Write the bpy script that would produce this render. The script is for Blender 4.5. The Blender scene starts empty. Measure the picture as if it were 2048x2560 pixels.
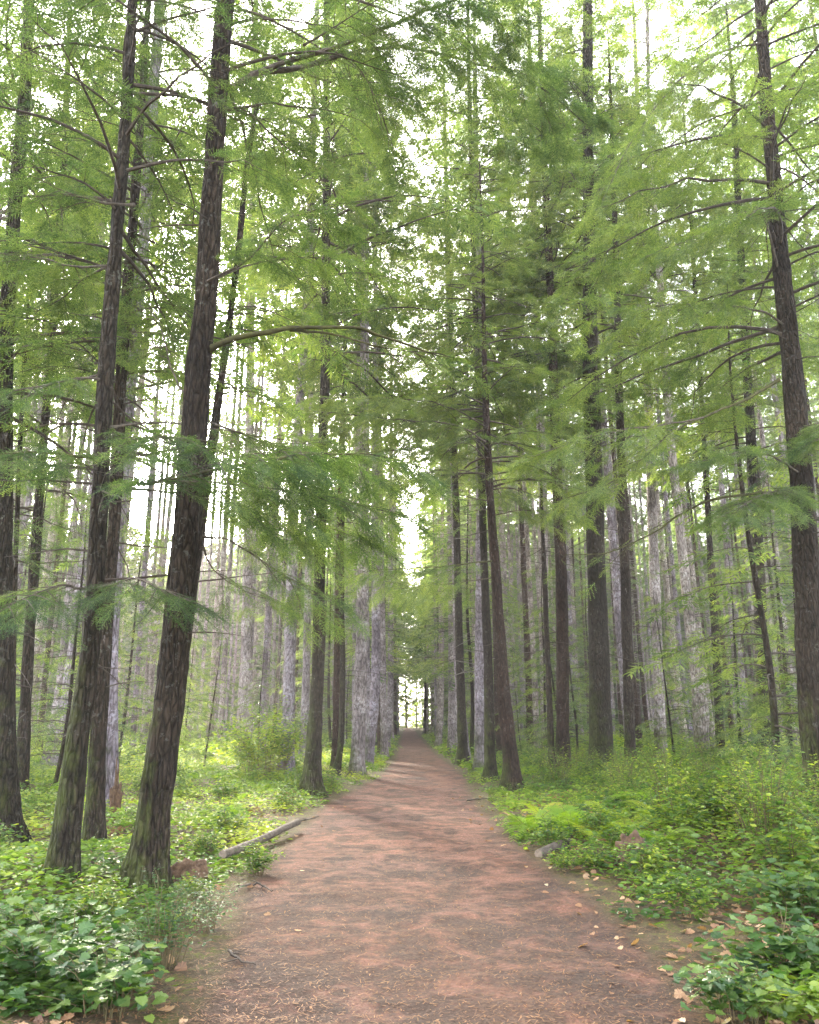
import bpy, math, random
import numpy as np
from mathutils import Vector, Matrix
R = math.radians
sc = bpy.context.scene
col = sc.collection

# ------------------------------------------------------------------ camera, sky, sun, exposure
PITCH, CAM_H, F_PX = R(15.0), 1.6, 2000.0
cam_d = bpy.data.cameras.new('camera'); cam = bpy.data.objects.new('camera', cam_d); col.objects.link(cam)
cam.location = (0, 0, CAM_H); cam.rotation_euler = (R(90) + PITCH, 0, 0)
cam_d.sensor_fit = 'VERTICAL'; cam_d.sensor_height = 36.0; cam_d.lens = F_PX / 2560 * 36.0
cam_d.clip_start = 0.05; cam_d.clip_end = 2000
sc.camera = cam

SUN_EL, SUN_AZ = R(27), R(-18)          # azimuth from +Y, positive towards +X
w = bpy.data.worlds.new('World'); sc.world = w; w.use_nodes = True
wn = w.node_tree; sky = wn.nodes.new('ShaderNodeTexSky'); sky.sky_type = 'NISHITA'
sky.sun_disc = False; sky.sun_elevation = SUN_EL; sky.sun_rotation = SUN_AZ
sky.air_density = 1.0; sky.dust_density = 4.0; sky.ozone_density = 1.0
bg = wn.nodes['Background']; bg.inputs['Strength'].default_value = 0.15
hs_ = wn.nodes.new('ShaderNodeHueSaturation'); hs_.inputs['Saturation'].default_value = .35   # thin high cloud
wn.links.new(sky.outputs[0], hs_.inputs['Color']); wn.links.new(hs_.outputs[0], bg.inputs[0])
sun_d = bpy.data.lights.new('sun', 'SUN'); sun_d.energy = 5.0; sun_d.angle = R(5); sun_d.color = (1, .90, .74)
sun = bpy.data.objects.new('sun', sun_d); col.objects.link(sun)
sd = Vector((math.sin(SUN_AZ) * math.cos(SUN_EL), math.cos(SUN_AZ) * math.cos(SUN_EL), math.sin(SUN_EL)))
sun.rotation_euler = sd.to_track_quat('Z', 'Y').to_euler(); sun.location = (-20, 40, 60)
sc.view_settings.view_transform = 'Standard'; sc.view_settings.look = 'None'
sc.view_settings.exposure = 4.2; sc.view_settings.gamma = 1.0
cy = sc.cycles
cy.max_bounces = 6; cy.diffuse_bounces = 3; cy.glossy_bounces = 2; cy.transmission_bounces = 4
cy.volume_bounces = 0; cy.transparent_max_bounces = 4; cy.caustics_reflective = False; cy.caustics_refractive = False
cy.use_adaptive_sampling = True; cy.adaptive_threshold = 0.01
cy.use_denoising = True; cy.denoising_prefilter = 'NONE'; cy.sample_clamp_indirect = 6.0

# ------------------------------------------------------------------ pixel <-> world (v = pixel of a 1725-wide view of the photo)
VS = 2048 / 1725
cp, sp = math.cos(PITCH), math.sin(PITCH)
def ray(vx, vy):
    dx = (vx * VS - 1024) / F_PX; dy = -(vy * VS - 1280) / F_PX
    return np.array([dx, cp - dy * sp, sp + dy * cp])
def at(vx, vy, Y):
    d = ray(vx, vy); return np.array([0, 0, CAM_H]) + d * (Y / d[1])
def gnd(vx, vy):
    d = ray(vx, vy); return np.array([0, 0, CAM_H]) + d * (-CAM_H / d[2])
def vw(wv, Y):                           # width in v pixels -> metres at depth Y
    return wv * VS / F_PX * Y * .97

# ------------------------------------------------------------------ numpy helpers
def h3(i, j, k, s):
    n = (i * 374761393 + j * 668265263 + k * 2147483647 + s * 1274126177) & 0xFFFFFFFF
    n = ((n ^ (n >> 13)) * 1274126177) & 0xFFFFFFFF
    n = (n ^ (n >> 16)) & 0xFFFF
    return n / 32767.5 - 1.0
def noise(p, s=0):
    p = np.asarray(p, float); f = np.floor(p); i = f.astype(np.int64); u = p - f; u = u * u * (3 - 2 * u)
    r = 0
    for a in (0, 1):
        for b in (0, 1):
            for c in (0, 1):
                wgt = (u[..., 0] if a else 1 - u[..., 0]) * (u[..., 1] if b else 1 - u[..., 1]) * (u[..., 2] if c else 1 - u[..., 2])
                r = r + wgt * h3(i[..., 0] + a, i[..., 1] + b, i[..., 2] + c, s)
    return r
def fbm(p, s=0, o=3):
    r, a = 0, 1.0
    for q in range(o):
        r = r + a * noise(p * 2 ** q, s + q); a *= .5
    return r
def nrm(v):
    return v / np.maximum(np.linalg.norm(v, axis=-1, keepdims=True), 1e-9)

class Buf:                               # collects polygons of one mesh
    def __init__(s): s.v, s.i, s.n, s.m, s.t, s.off = [], [], [], [], [], 0
    def add(s, v, f, mat=0, tint=0.5):
        v = np.asarray(v, np.float32).reshape(-1, 3); f = np.asarray(f)
        if len(f) == 0: return
        s.v.append(v); s.i.append((f + s.off).ravel()); s.n.append(np.full(len(f), f.shape[1])); s.m.append(np.full(len(f), mat))
        s.t.append(np.broadcast_to(np.asarray(tint, np.float32), (len(f),)).copy()); s.off += len(v)
    def mesh(s, name, mats, smooth=True):
        me = bpy.data.meshes.new(name)
        v = np.concatenate(s.v); i = np.concatenate(s.i).astype(np.int32); n = np.concatenate(s.n).astype(np.int32)
        me.vertices.add(len(v)); me.vertices.foreach_set('co', v.ravel().astype(np.float32))
        me.loops.add(len(i)); me.loops.foreach_set('vertex_index', i)
        me.polygons.add(len(n)); st = np.concatenate([[0], np.cumsum(n)[:-1]]).astype(np.int32)
        me.polygons.foreach_set('loop_start', st)
        me.polygons.foreach_set('material_index', np.concatenate(s.m).astype(np.int32))
        me.polygons.foreach_set('use_smooth', np.full(len(n), smooth))
        for mm in mats: me.materials.append(mm)
        a = me.attributes.new('tint', 'FLOAT', 'FACE'); a.data.foreach_set('value', np.concatenate(s.t).astype(np.float32))
        me.update(calc_edges=True); me.validate()
        return me
    def build(s, name, mats, parent=None, smooth=True):
        return link(name, s.mesh(name, mats, smooth), parent)
def link(name, me, parent=None):
    o = bpy.data.objects.new(name, me); col.objects.link(o)
    if parent: o.parent = parent
    return o
def tag(o, label=None, cat=None, group=None, kind=None):
    if label: o['label'] = label
    if cat: o['category'] = cat
    if group: o['group'] = group
    if kind: o['kind'] = kind
    return o
def thing(name, label, cat, loc=(0, 0, 0), group=None):
    o = bpy.data.objects.new(name, None); col.objects.link(o); o.location = loc; o.empty_display_size = .2
    return tag(o, label, cat, group)

def tubes(P, rad, sides, cap=False):     # P (K,n,3), rad (K,n) -> verts, quads
    P = np.asarray(P, float); K, n, _ = P.shape
    T = nrm(np.gradient(P, axis=1)) if n > 2 else nrm(np.repeat((P[:, 1:] - P[:, :1]), n, axis=1))
    ref = np.where(np.abs(T[:, :1, 2:3]) > .75, np.array([1., 0, 0]), np.array([0, 0, 1.]))
    U = nrm(np.cross(T, np.broadcast_to(ref, T.shape))); W = np.cross(T, U)
    a = np.arange(sides) * 2 * np.pi / sides
    ring = U[:, :, None] * np.cos(a)[None, None, :, None] + W[:, :, None] * np.sin(a)[None, None, :, None]
    V = P[:, :, None] + ring * np.asarray(rad)[:, :, None, None]
    i = np.arange(n - 1)[:, None] * sides; j = np.arange(sides)[None]; jn = (j + 1) % sides
    q = np.stack([i + j, i + jn, i + sides + jn, i + sides + j], -1).reshape(-1, 4)
    F = (q[None] + (np.arange(K) * n * sides)[:, None, None]).reshape(-1, 4)
    return V.reshape(-1, 3), F
PRNG = np.random.RandomState(77)
def place(buf, proto, pos, X, Z, size, mat, tint, jit=0.0):   # copies a flat spray or leaf into one mesh
    pv, pf = proto; N = len(pos)
    if N == 0: return
    X = nrm(X); Y = nrm(np.cross(Z, X)); Z = np.cross(X, Y)
    M = np.stack([X, Y, Z], 1) * np.asarray(size).reshape(-1, 1, 1)
    V = np.einsum('vk,nkj->nvj', pv, M) + pos[:, None]
    Fq = pf[None] + (np.arange(N) * len(pv))[:, None, None]
    buf.add(V.reshape(-1, 3), Fq.reshape(-1, pf.shape[1]), mat, np.clip(np.repeat(np.asarray(tint), len(pf)) + jit * PRNG.normal(0, 1, N * len(pf)), 0, 1))
def spline(pts, n):                      # smooth resample (Catmull-Rom) of any columns
    pts = np.asarray(pts, float); d = np.concatenate([[0], np.cumsum(np.linalg.norm(np.diff(pts[:, :3], axis=0), axis=1))])
    s = np.linspace(0, d[-1], n); k = np.clip(np.searchsorted(d, s, 'right') - 1, 0, len(pts) - 2)
    u = ((s - d[k]) / (d[k + 1] - d[k]))[:, None]; P = np.vstack([2 * pts[0] - pts[1], pts, 2 * pts[-1] - pts[-2]])
    a, b, c, e = P[k], P[k + 1], P[k + 2], P[k + 3]
    return .5 * (2 * b + (c - a) * u + (2 * a - 5 * b + 4 * c - e) * u ** 2 + (3 * b - a - 3 * c + e) * u ** 3)

# ------------------------------------------------------------------ materials
def mat(name):
    m = bpy.data.materials.new(name); m.use_nodes = True; nt = m.node_tree; nt.nodes.clear()
    return m, nt, nt.nodes.new('ShaderNodeOutputMaterial')
def N(nt, t, **k):
    n = nt.nodes.new(t)
    for a, b in k.items():
        if a in n.inputs: n.inputs[a].default_value = b
        else: setattr(n, a, b)
    return n
def ramp(nt, src, stops, interp='LINEAR'):
    r = nt.nodes.new('ShaderNodeValToRGB'); r.color_ramp.interpolation = interp; e = r.color_ramp.elements
    while len(e) > 1: e.remove(e[-1])
    for k, (p, c) in enumerate(stops):
        x = e[0] if k == 0 else e.new(p)
        x.position = p; x.color = (*c, 1) if len(c) == 3 else c
    nt.links.new(src, r.inputs[0]); return r
def mix(nt, f, a, b, mode='MIX'):
    m = nt.nodes.new('ShaderNodeMix'); m.data_type = 'RGBA'; m.blend_type = mode
    for s, x in ((m.inputs[0], f), (m.inputs[6], a), (m.inputs[7], b)):
        if hasattr(x, 'is_linked') or hasattr(x, 'links'): nt.links.new(x, s)
        else: s.default_value = x if not isinstance(x, tuple) else (*x, 1)
    return m.outputs[2]
def leafmat(name, stops, trans=.5, gloss=.05, rough=.4, noise_scale=3.0):
    m, nt, out = mat(name); L = nt.links.new
    at_ = N(nt, 'ShaderNodeAttribute', attribute_name='tint'); geo = N(nt, 'ShaderNodeNewGeometry')
    no = N(nt, 'ShaderNodeTexNoise', Scale=noise_scale, Detail=1.0); L(geo.outputs['Position'], no.inputs['Vector'])
    ad = N(nt, 'ShaderNodeMath', operation='MULTIPLY_ADD'); ad.inputs[1].default_value = .5; L(no.outputs[0], ad.inputs[0]); L(at_.outputs['Fac'], ad.inputs[2])
    sb = N(nt, 'ShaderNodeMath', operation='SUBTRACT'); L(ad.outputs[0], sb.inputs[0]); sb.inputs[1].default_value = .25
    rp = ramp(nt, sb.outputs[0], stops)
    d = N(nt, 'ShaderNodeBsdfDiffuse'); t = N(nt, 'ShaderNodeBsdfTranslucent'); g = N(nt, 'ShaderNodeBsdfGlossy', Roughness=rough)
    g.inputs['Color'].default_value = (1, 1, 1, 1)
    tc = mix(nt, 1.0, rp.outputs[0], (1.45, 1.52, .60), 'MULTIPLY')
    L(rp.outputs[0], d.inputs[0]); L(tc, t.inputs[0])
    m1 = N(nt, 'ShaderNodeMixShader'); m1.inputs[0].default_value = trans; L(d.outputs[0], m1.inputs[1]); L(t.outputs[0], m1.inputs[2])
    m2 = N(nt, 'ShaderNodeMixShader'); m2.inputs[0].default_value = gloss; L(m1.outputs[0], m2.inputs[1]); L(g.outputs[0], m2.inputs[2])
    L(m2.outputs[0], out.inputs[0]); return m
NEEDLE = leafmat('hemlock_needles', [(.05, (.024, .048, .026)), (.35, (.062, .100, .044)), (.65, (.115, .160, .060)), (.95, (.205, .245, .085))], .5, .012, .5, 1.2)
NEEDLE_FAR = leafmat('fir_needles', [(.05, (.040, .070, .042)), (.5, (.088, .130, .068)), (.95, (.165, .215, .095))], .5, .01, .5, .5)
LEAF = leafmat('shrub_leaves', [(.05, (.014, .034, .010)), (.35, (.045, .095, .018)), (.62, (.12, .19, .026)), (.92, (.27, .31, .04))], .45, .022, .35, 1.5)
GLOSSLEAF = leafmat('glossy_leaves', [(.05, (.014, .040, .012)), (.45, (.045, .098, .020)), (.92, (.15, .20, .032))], .35, .03, .4, 2.0)
FERN = leafmat('fern_fronds', [(.03, (.07, .15, .025)), (.5, (.16, .26, .03)), (.85, (.30, .36, .04)), (1, (.36, .22, .05))], .5, .015, .5, 1.0)
DEADLEAF = leafmat('fallen_leaves', [(.03, (.10, .05, .03)), (.4, (.22, .11, .05)), (.7, (.34, .22, .12)), (.9, (.42, .36, .26)), (1, (.5, .36, .04))], .25, .03, .6, 4.0)

def barkmat(name, dark, light, lichen, lichen_amt, moss_amt, moss_top, grain=26.0, red=0.0):
    m, nt, out = mat(name); L = nt.links.new
    tc = N(nt, 'ShaderNodeTexCoord'); mp = N(nt, 'ShaderNodeMapping'); mp.inputs['Scale'].default_value = (1, 1, .22); L(tc.outputs['Object'], mp.inputs[0])
    oi = N(nt, 'ShaderNodeObjectInfo')
    n1 = N(nt, 'ShaderNodeTexNoise', Scale=grain, Detail=4.0, Roughness=.65, Distortion=.6); L(mp.outputs[0], n1.inputs[0])
    vo = N(nt, 'ShaderNodeTexVoronoi', Scale=grain * .75, feature='DISTANCE_TO_EDGE'); L(mp.outputs[0], vo.inputs[0])
    base = ramp(nt, n1.outputs[0], [(.3, dark), (.7, light)])
    fis = ramp(nt, vo.outputs[0], [(0, (.42, .40, .38)), (.16, (1, 1, 1))]); fis_out = fis.outputs[0]
    big = N(nt, 'ShaderNodeTexNoise', Scale=1.3, Detail=2.0); L(tc.outputs['Object'], big.inputs[0])
    bigr = ramp(nt, big.outputs[0], [(.35, (.65, .62, .6)), (.65, (1.25, 1.2, 1.15))])
    c = mix(nt, 1.0, mix(nt, 1.0, base.outputs[0], bigr.outputs[0], 'MULTIPLY'), fis_out, 'MULTIPLY')
    n2 = N(nt, 'ShaderNodeTexNoise', Scale=11.0, Detail=5.0, Roughness=.75); L(tc.outputs['Object'], n2.inputs[0])
    lr = ramp(nt, n2.outputs[0], [(.60 - lichen_amt * .3, (0, 0, 0)), (.66 - lichen_amt * .25, (1, 1, 1))])
    lm = N(nt, 'ShaderNodeMath', operation='MULTIPLY'); L(lr.outputs[0], lm.inputs[0]); L(ramp(nt, big.outputs[0], [(.42, (.05, .05, .05)), (.62, (.85, .85, .85))]).outputs[0], lm.inputs[1])
    c = mix(nt, lm.outputs[0], c, lichen)
    # moss: grows low on the trunk and in patches on one flank
    sx = N(nt, 'ShaderNodeSeparateXYZ'); L(tc.outputs['Object'], sx.inputs[0])
    n3 = N(nt, 'ShaderNodeTexNoise', Scale=3.0, Detail=4.0, Roughness=.7); L(tc.outputs['Object'], n3.inputs[0])
    mr = N(nt, 'ShaderNodeMapRange'); mr.inputs[1].default_value = 0; mr.inputs[2].default_value = moss_top; mr.inputs[3].default_value = moss_amt; mr.inputs[4].default_value = -.25
    L(sx.outputs[2], mr.inputs[0])
    geo = N(nt, 'ShaderNodeNewGeometry'); dt = N(nt, 'ShaderNodeVectorMath', operation='DOT_PRODUCT'); L(geo.outputs['Normal'], dt.inputs[0]); dt.inputs[1].default_value = (-.75, -.1, .3)
    s1 = N(nt, 'ShaderNodeMath', operation='MULTIPLY_ADD'); L(dt.outputs['Value'], s1.inputs[0]); s1.inputs[1].default_value = .22; L(mr.outputs[0], s1.inputs[2])
    s2 = N(nt, 'ShaderNodeMath', operation='ADD'); L(s1.outputs[0], s2.inputs[0]); L(n3.outputs[0], s2.inputs[1])
    ms = ramp(nt, s2.outputs[0], [(.54, (0, 0, 0)), (.86, (.9, .9, .9))])
    mc = ramp(nt, n1.outputs[0], [(.3, (.018, .024, .007)), (.7, (.075, .090, .020))])
    c = mix(nt, ms.outputs[0], c, mc.outputs[0])
    rr = N(nt, 'ShaderNodeMapRange'); rr.inputs[3].default_value = .8; rr.inputs[4].default_value = 1.2; L(oi.outputs['Random'], rr.inputs[0])
    cb = N(nt, 'ShaderNodeCombineColor')
    r2 = N(nt, 'ShaderNodeMapRange'); r2.inputs[3].default_value = 1.12; r2.inputs[4].default_value = .86; L(oi.outputs['Random'], r2.inputs[0])
    r3 = N(nt, 'ShaderNodeMath', operation='MULTIPLY'); L(rr.outputs[0], r3.inputs[0]); L(r2.outputs[0], r3.inputs[1]); L(rr.outputs[0], cb.inputs[0]); L(rr.outputs[0], cb.inputs[1]); L((r3 if name == 'fir_bark' else rr).outputs[0], cb.inputs[2])
    c = mix(nt, 1.0, c, cb.outputs[0], 'MULTIPLY')
    bs = N(nt, 'ShaderNodeBsdfPrincipled', Roughness=.95); bs.inputs['Specular IOR Level'].default_value = .15
    L(c, bs.inputs['Base Color'])
    hs = N(nt, 'ShaderNodeMath', operation='MULTIPLY_ADD'); L(n1.outputs[0], hs.inputs[0]); hs.inputs[1].default_value = .7
    vr = ramp(nt, vo.outputs[0], [(.0, (0, 0, 0)), (.25, (1, 1, 1))]); L(vr.outputs[0], hs.inputs[2])
    bp = N(nt, 'ShaderNodeBump', Strength=1.0, Distance=.03); L(hs.outputs[0], bp.inputs['Height']); L(bp.outputs[0], bs.inputs['Normal'])
    L(bs.outputs[0], out.inputs[0]); return m
BARK_DARK = barkmat('hemlock_bark', (.009, .007, .005), (.048, .036, .026), (.10, .10, .085), .08, .24, 2.6)
BARK_RED = barkmat('reddish_bark', (.013, .008, .006), (.072, .046, .034), (.14, .13, .115), .10, .20, 1.8)
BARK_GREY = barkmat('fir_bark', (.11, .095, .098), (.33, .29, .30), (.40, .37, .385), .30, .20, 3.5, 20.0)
BARK_MOSS = barkmat('mossy_bark', (.010, .008, .006), (.050, .040, .029), (.11, .11, .09), .10, .20, 5.0)
def woodmat(name, a, b, scale, stretch=(1, 1, 1), rough=.85):
    m, nt, out = mat(name); L = nt.links.new
    tc = N(nt, 'ShaderNodeTexCoord'); mp = N(nt, 'ShaderNodeMapping'); mp.inputs['Scale'].default_value = stretch; L(tc.outputs['Object'], mp.inputs[0])
    n = N(nt, 'ShaderNodeTexNoise', Scale=scale, Detail=5.0, Roughness=.7); L(mp.outputs[0], n.inputs[0])
    r = ramp(nt, n.outputs[0], [(.3, a), (.7, b)]); bs = N(nt, 'ShaderNodeBsdfPrincipled', Roughness=rough); bs.inputs['Specular IOR Level'].default_value = .2
    L(r.outputs[0], bs.inputs['Base Color']); bp = N(nt, 'ShaderNodeBump', Strength=.8, Distance=.01); L(n.outputs[0], bp.inputs['Height']); L(bp.outputs[0], bs.inputs['Normal'])
    L(bs.outputs[0], out.inputs[0]); return m
TWIG = woodmat('twig_bark', (.022, .017, .014), (.085, .065, .05), 9)
TWIG_GREY = woodmat('dead_twig_bark', (.07, .06, .055), (.20, .175, .16), 9)
LIMB = woodmat('limb_bark', (.026, .020, .016), (.11, .088, .066), 14)
LIMB_MOSS = woodmat('mossy_limb_bark', (.022, .018, .012), (.080, .076, .024), 7)
STEM = woodmat('green_stems', (.05, .05, .02), (.14, .10, .05), 8)
ROT = woodmat('rotten_wood', (.024, .014, .009), (.13, .078, .045), 20, (1, 1, 1))
CUT = woodmat('cut_wood', (.10, .075, .055), (.24, .19, .145), 12, (1, 1, 1))
LOGBARK = woodmat('log_bark', (.026, .020, .015), (.125, .098, .074), 19, (1, 1, 1))

def groundmat():
    m, nt, out = mat('forest_floor'); L = nt.links.new
    tc = N(nt, 'ShaderNodeTexCoord'); at_ = N(nt, 'ShaderNodeAttribute', attribute_name='duff')
    def no(s, d=5.0, r=.65, dist=0.0):
        n = N(nt, 'ShaderNodeTexNoise', Scale=s, Detail=d, Roughness=r, Distortion=dist); L(tc.outputs['Object'], n.inputs[0]); return n.outputs[0]
    fine, mid, big, patch = no(38, 6, .75), no(5.5, 5, .7, .5), no(.55, 3), no(1.6, 6, .75, .8)
    duff = ramp(nt, fine, [(.28, (.045, .023, .016)), (.5, (.142, .073, .052)), (.72, (.30, .17, .125))])
    # dark damp soil patches in the trodden needles; extra cover nearby paints in shade
    dk = ramp(nt, patch, [(.42, (0, 0, 0)), (.58, (.95, .95, .95))])
    dk2 = ramp(nt, mid, [(.34, (.25, .25, .25)), (.5, (1, 1, 1))])
    q1 = N(nt, 'ShaderNodeMath', operation='MULTIPLY_ADD'); L(fine, q1.inputs[0]); q1.inputs[1].default_value = .55; L(patch, q1.inputs[2])
    q2 = N(nt, 'ShaderNodeMath', operation='MULTIPLY_ADD'); L(mid, q2.inputs[0]); q2.inputs[1].default_value = .45; L(q1.outputs[0], q2.inputs[2])
    dm = ramp(nt, q2.outputs[0], [(.98, (0, 0, 0)), (1.0, (.3, .3, .3))]); dm.color_ramp.elements[0].position = .465; dm.color_ramp.elements[1].position = .53; dm.color_ramp.elements[1].color = (.92, .92, .92, 1)
    sy = N(nt, 'ShaderNodeSeparateXYZ'); L(tc.outputs['Object'], sy.inputs[0]); wr = N(nt, 'ShaderNodeMapRange'); wr.inputs[1].default_value = 5; wr.inputs[2].default_value = 13; wr.inputs[3].default_value = .035; wr.inputs[4].default_value = -.012; L(sy.outputs[1], wr.inputs[0])  # more soil towards the camera, standing in for the shade there
    hf = N(nt, 'ShaderNodeMath', operation='MULTIPLY_ADD'); L(q2.outputs[0], hf.inputs[0]); hf.inputs[1].default_value = .5; L(wr.outputs[0], hf.inputs[2]); L(hf.outputs[0], dm.inputs[0]); dm = dm.outputs[0]
    soil = ramp(nt, fine, [(.3, (.017, .012, .009)), (.7, (.080, .054, .040))])
    c1 = mix(nt, dm, duff.outputs[0], soil.outputs[0])
    hue = ramp(nt, big, [(.35, (.82, .86, .9)), (.65, (1.18, 1.08, 1.0))]); c1 = mix(nt, 1.0, c1, hue.outputs[0], 'MULTIPLY')
    floor = ramp(nt, mid, [(.3, (.035, .028, .016)), (.5, (.085, .062, .035)), (.62, (.085, .10, .018)), (.8, (.20, .20, .03))])
    fl2 = mix(nt, 1.0, floor.outputs[0], ramp(nt, fine, [(.25, (.5, .5, .5)), (.75, (1.4, 1.4, 1.4))]).outputs[0], 'MULTIPLY')
    ms = N(nt, 'ShaderNodeMath', operation='MULTIPLY_ADD'); L(mid, ms.inputs[0]); ms.inputs[1].default_value = .8; L(at_.outputs['Fac'], ms.inputs[2])
    mk = ramp(nt, ms.outputs[0], [(.72, (0, 0, 0)), (1.0, (1, 1, 1))])
    c = mix(nt, mk.outputs[0], fl2, c1)
    bs = N(nt, 'ShaderNodeBsdfPrincipled', Roughness=.95); bs.inputs['Specular IOR Level'].default_value = .12; L(c, bs.inputs['Base Color'])
    hm = N(nt, 'ShaderNodeMath', operation='MULTIPLY_ADD'); L(mid, hm.inputs[0]); hm.inputs[1].default_value = 1.6; L(fine, hm.inputs[2])
    bp = N(nt, 'ShaderNodeBump', Strength=1.0, Distance=.03); L(hm.outputs[0], bp.inputs['Height']); L(bp.outputs[0], bs.inputs['Normal'])
    L(bs.outputs[0], out.inputs[0]); return m
GROUND = groundmat()

# ------------------------------------------------------------------ the setting: ground and path
EL = [(330, 2240), (400, 2156), (470, 2050), (500, 1950), (515, 1880), (590, 1800), (640, 1745), (690, 1695), (752, 1662), (800, 1638), (834, 1600), (846, 1565), (851, 1545)]
ER = [(1560, 2240), (1480, 2156), (1360, 2000), (1250, 1900), (1130, 1815), (1060, 1755), (1005, 1700), (982, 1660), (980, 1640), (958, 1620), (930, 1600), (888, 1565), (868, 1545)]
el = np.array([gnd(*p) for p in EL]); er = np.array([gnd(*p) for p in ER])
def pl(y): return np.interp(y, np.r_[-20, el[:, 1], 400], np.r_[el[0, 0] - .3, el[:, 0], el[-1, 0]])
def pr(y): return np.interp(y, np.r_[-20, er[:, 1], 400], np.r_[er[0, 0] + .3, er[:, 0], er[-1, 0]])
def off_path(x, y):                      # metres outside the path edge (negative = on it)
    return np.maximum(pl(y) - x, x - pr(y))
def gz(x, y):                            # ground height
    x = np.asarray(x, float); y = np.asarray(y, float); o = off_path(x, y)
    p = np.stack([x, y, np.zeros_like(x)], -1)
    bank = np.clip(o / 2.5, 0, 1); bank = bank * bank * (3 - 2 * bank)
    return .011 * np.clip(y - 55, 0, 170) + bank * (.10 + .16 * fbm(p * .35, 3)) + .009 * fbm(p * 1.7, 9) + .010 * fbm(p * 6.0, 19, 2) + .12 * np.clip((x - 3) / 6, 0, 1) * (y < 60)
def axis(segs):
    r = [segs[0][0]]
    for a, b, st in segs: r += list(np.linspace(a, b, max(2, int(round((b - a) / st)) + 1))[1:])
    return np.array(r)
gx = axis([(-300, -60, 12), (-60, -14, 1.0), (-14, -5, .3), (-5, 5, .07), (5, 14, .3), (14, 60, 1.0), (60, 300, 12)])
gy = axis([(-60, 0, 4), (0, 4, .5), (4, 14, .06), (14, 30, .15), (30, 70, .6), (70, 120, 2), (120, 380, 13)])
X, Y = np.meshgrid(gx, gy); Z = gz(X, Y)
b = Buf(); nx, ny = len(gx), len(gy)
i = (np.arange(ny - 1)[:, None] * nx + np.arange(nx - 1)[None]).ravel()
b.add(np.stack([X, Y, Z], -1).reshape(-1, 3), np.stack([i, i + 1, i + nx + 1, i + nx], -1))
g = b.build('ground', [GROUND]); tag(g, kind='structure')
duff = np.clip(.46 - off_path(X, Y) / .9, -.3, 1.0)
a = g.data.attributes.new('duff', 'FLOAT', 'POINT'); a.data.foreach_set('value', duff.ravel().astype(np.float32))
# the trodden path: a strip of needle litter laid on the floor
b = Buf(); py = axis([(1, 4, .5), (4, 14, .06), (14, 30, .15), (30, 240, 1.0)])
edge_n = np.stack([np.zeros_like(py), py * 1.3, np.zeros_like(py)], -1)
lx = pl(py) - .04 + .12 * fbm(edge_n, 5, 4); rx = pr(py) + .04 + .12 * fbm(edge_n, 6, 4)
u = np.linspace(0, 1, 70); PX = lx[:, None] * (1 - u) + rx[:, None] * u; PY = np.repeat(py[:, None], 70, 1)
PZ = gz(PX, PY) + .004 + .006 * np.sin(np.pi * u)[None]
n2, m2 = len(py), 70; i = (np.arange(n2 - 1)[:, None] * m2 + np.arange(m2 - 1)[None]).ravel()
b.add(np.stack([PX, PY, PZ], -1).reshape(-1, 3), np.stack([i, i + 1, i + m2 + 1, i + m2], -1))
pth = b.build('path', [GROUND]); tag(pth, kind='structure')
a = pth.data.attributes.new('duff', 'FLOAT', 'POINT'); dd = np.clip(.46 - off_path(PX, PY) / .9, -.3, 1.0); a.data.foreach_set('value', dd.ravel().astype(np.float32))

# ------------------------------------------------------------------ spray prototypes (unit length along +x, flat in xy)
def spray_proto(seed, twigs, step, nl, nw):
    r = np.random.RandomState(seed); V, Fc = [], []
    def needles(p0, d, Lt, dz):
        n = max(1, int(Lt / step)); perp = np.array([-d[1], d[0]])
        for k in range(n):
            t0, t1 = k / n * Lt, (k + 1) / n * Lt; taper = 1 - .45 * (k / n)
            for s_ in (1, -1):
                q0, q1 = p0 + d * t0, p0 + d * t1
                tip = p0 + d * (t0 + nl * .55) + perp * s_ * nl * taper * r.uniform(.75, 1.2)
                z0, zt = dz * t0 / max(Lt, .01), dz * (t0 + nl * .5) / max(Lt, .01) + r.uniform(-.012, .012)
                i0 = len(V); V.extend([(q0[0], q0[1], z0), (q0[0] + d[0] * nw, q0[1] + d[1] * nw, z0), (tip[0], tip[1], zt)]); Fc.append((i0, i0 + 1, i0 + 2))
    needles(np.array([0., 0]), np.array([1., 0]), 1.0, -.10)
    for k in range(twigs):
        t = .06 + .88 * (k + r.uniform(-.3, .3)) / twigs; s_ = 1 if k % 2 else -1
        an = R(r.uniform(48, 62) - 14 * t) * s_; Lt = (.58 * (1 - t) ** .8 + .05) * r.uniform(.75, 1.15) * (1 if t > .15 else .65)
        z_off = -.10 * t * t
        i0 = len(V); needles(np.array([t, 0.]), np.array([math.cos(an), math.sin(an)]), Lt, r.uniform(-.10, .03))
        for q in range(i0, len(V)): V[q] = (V[q][0], V[q][1], V[q][2] + z_off)
    return np.array(V), np.array(Fc)
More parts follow.
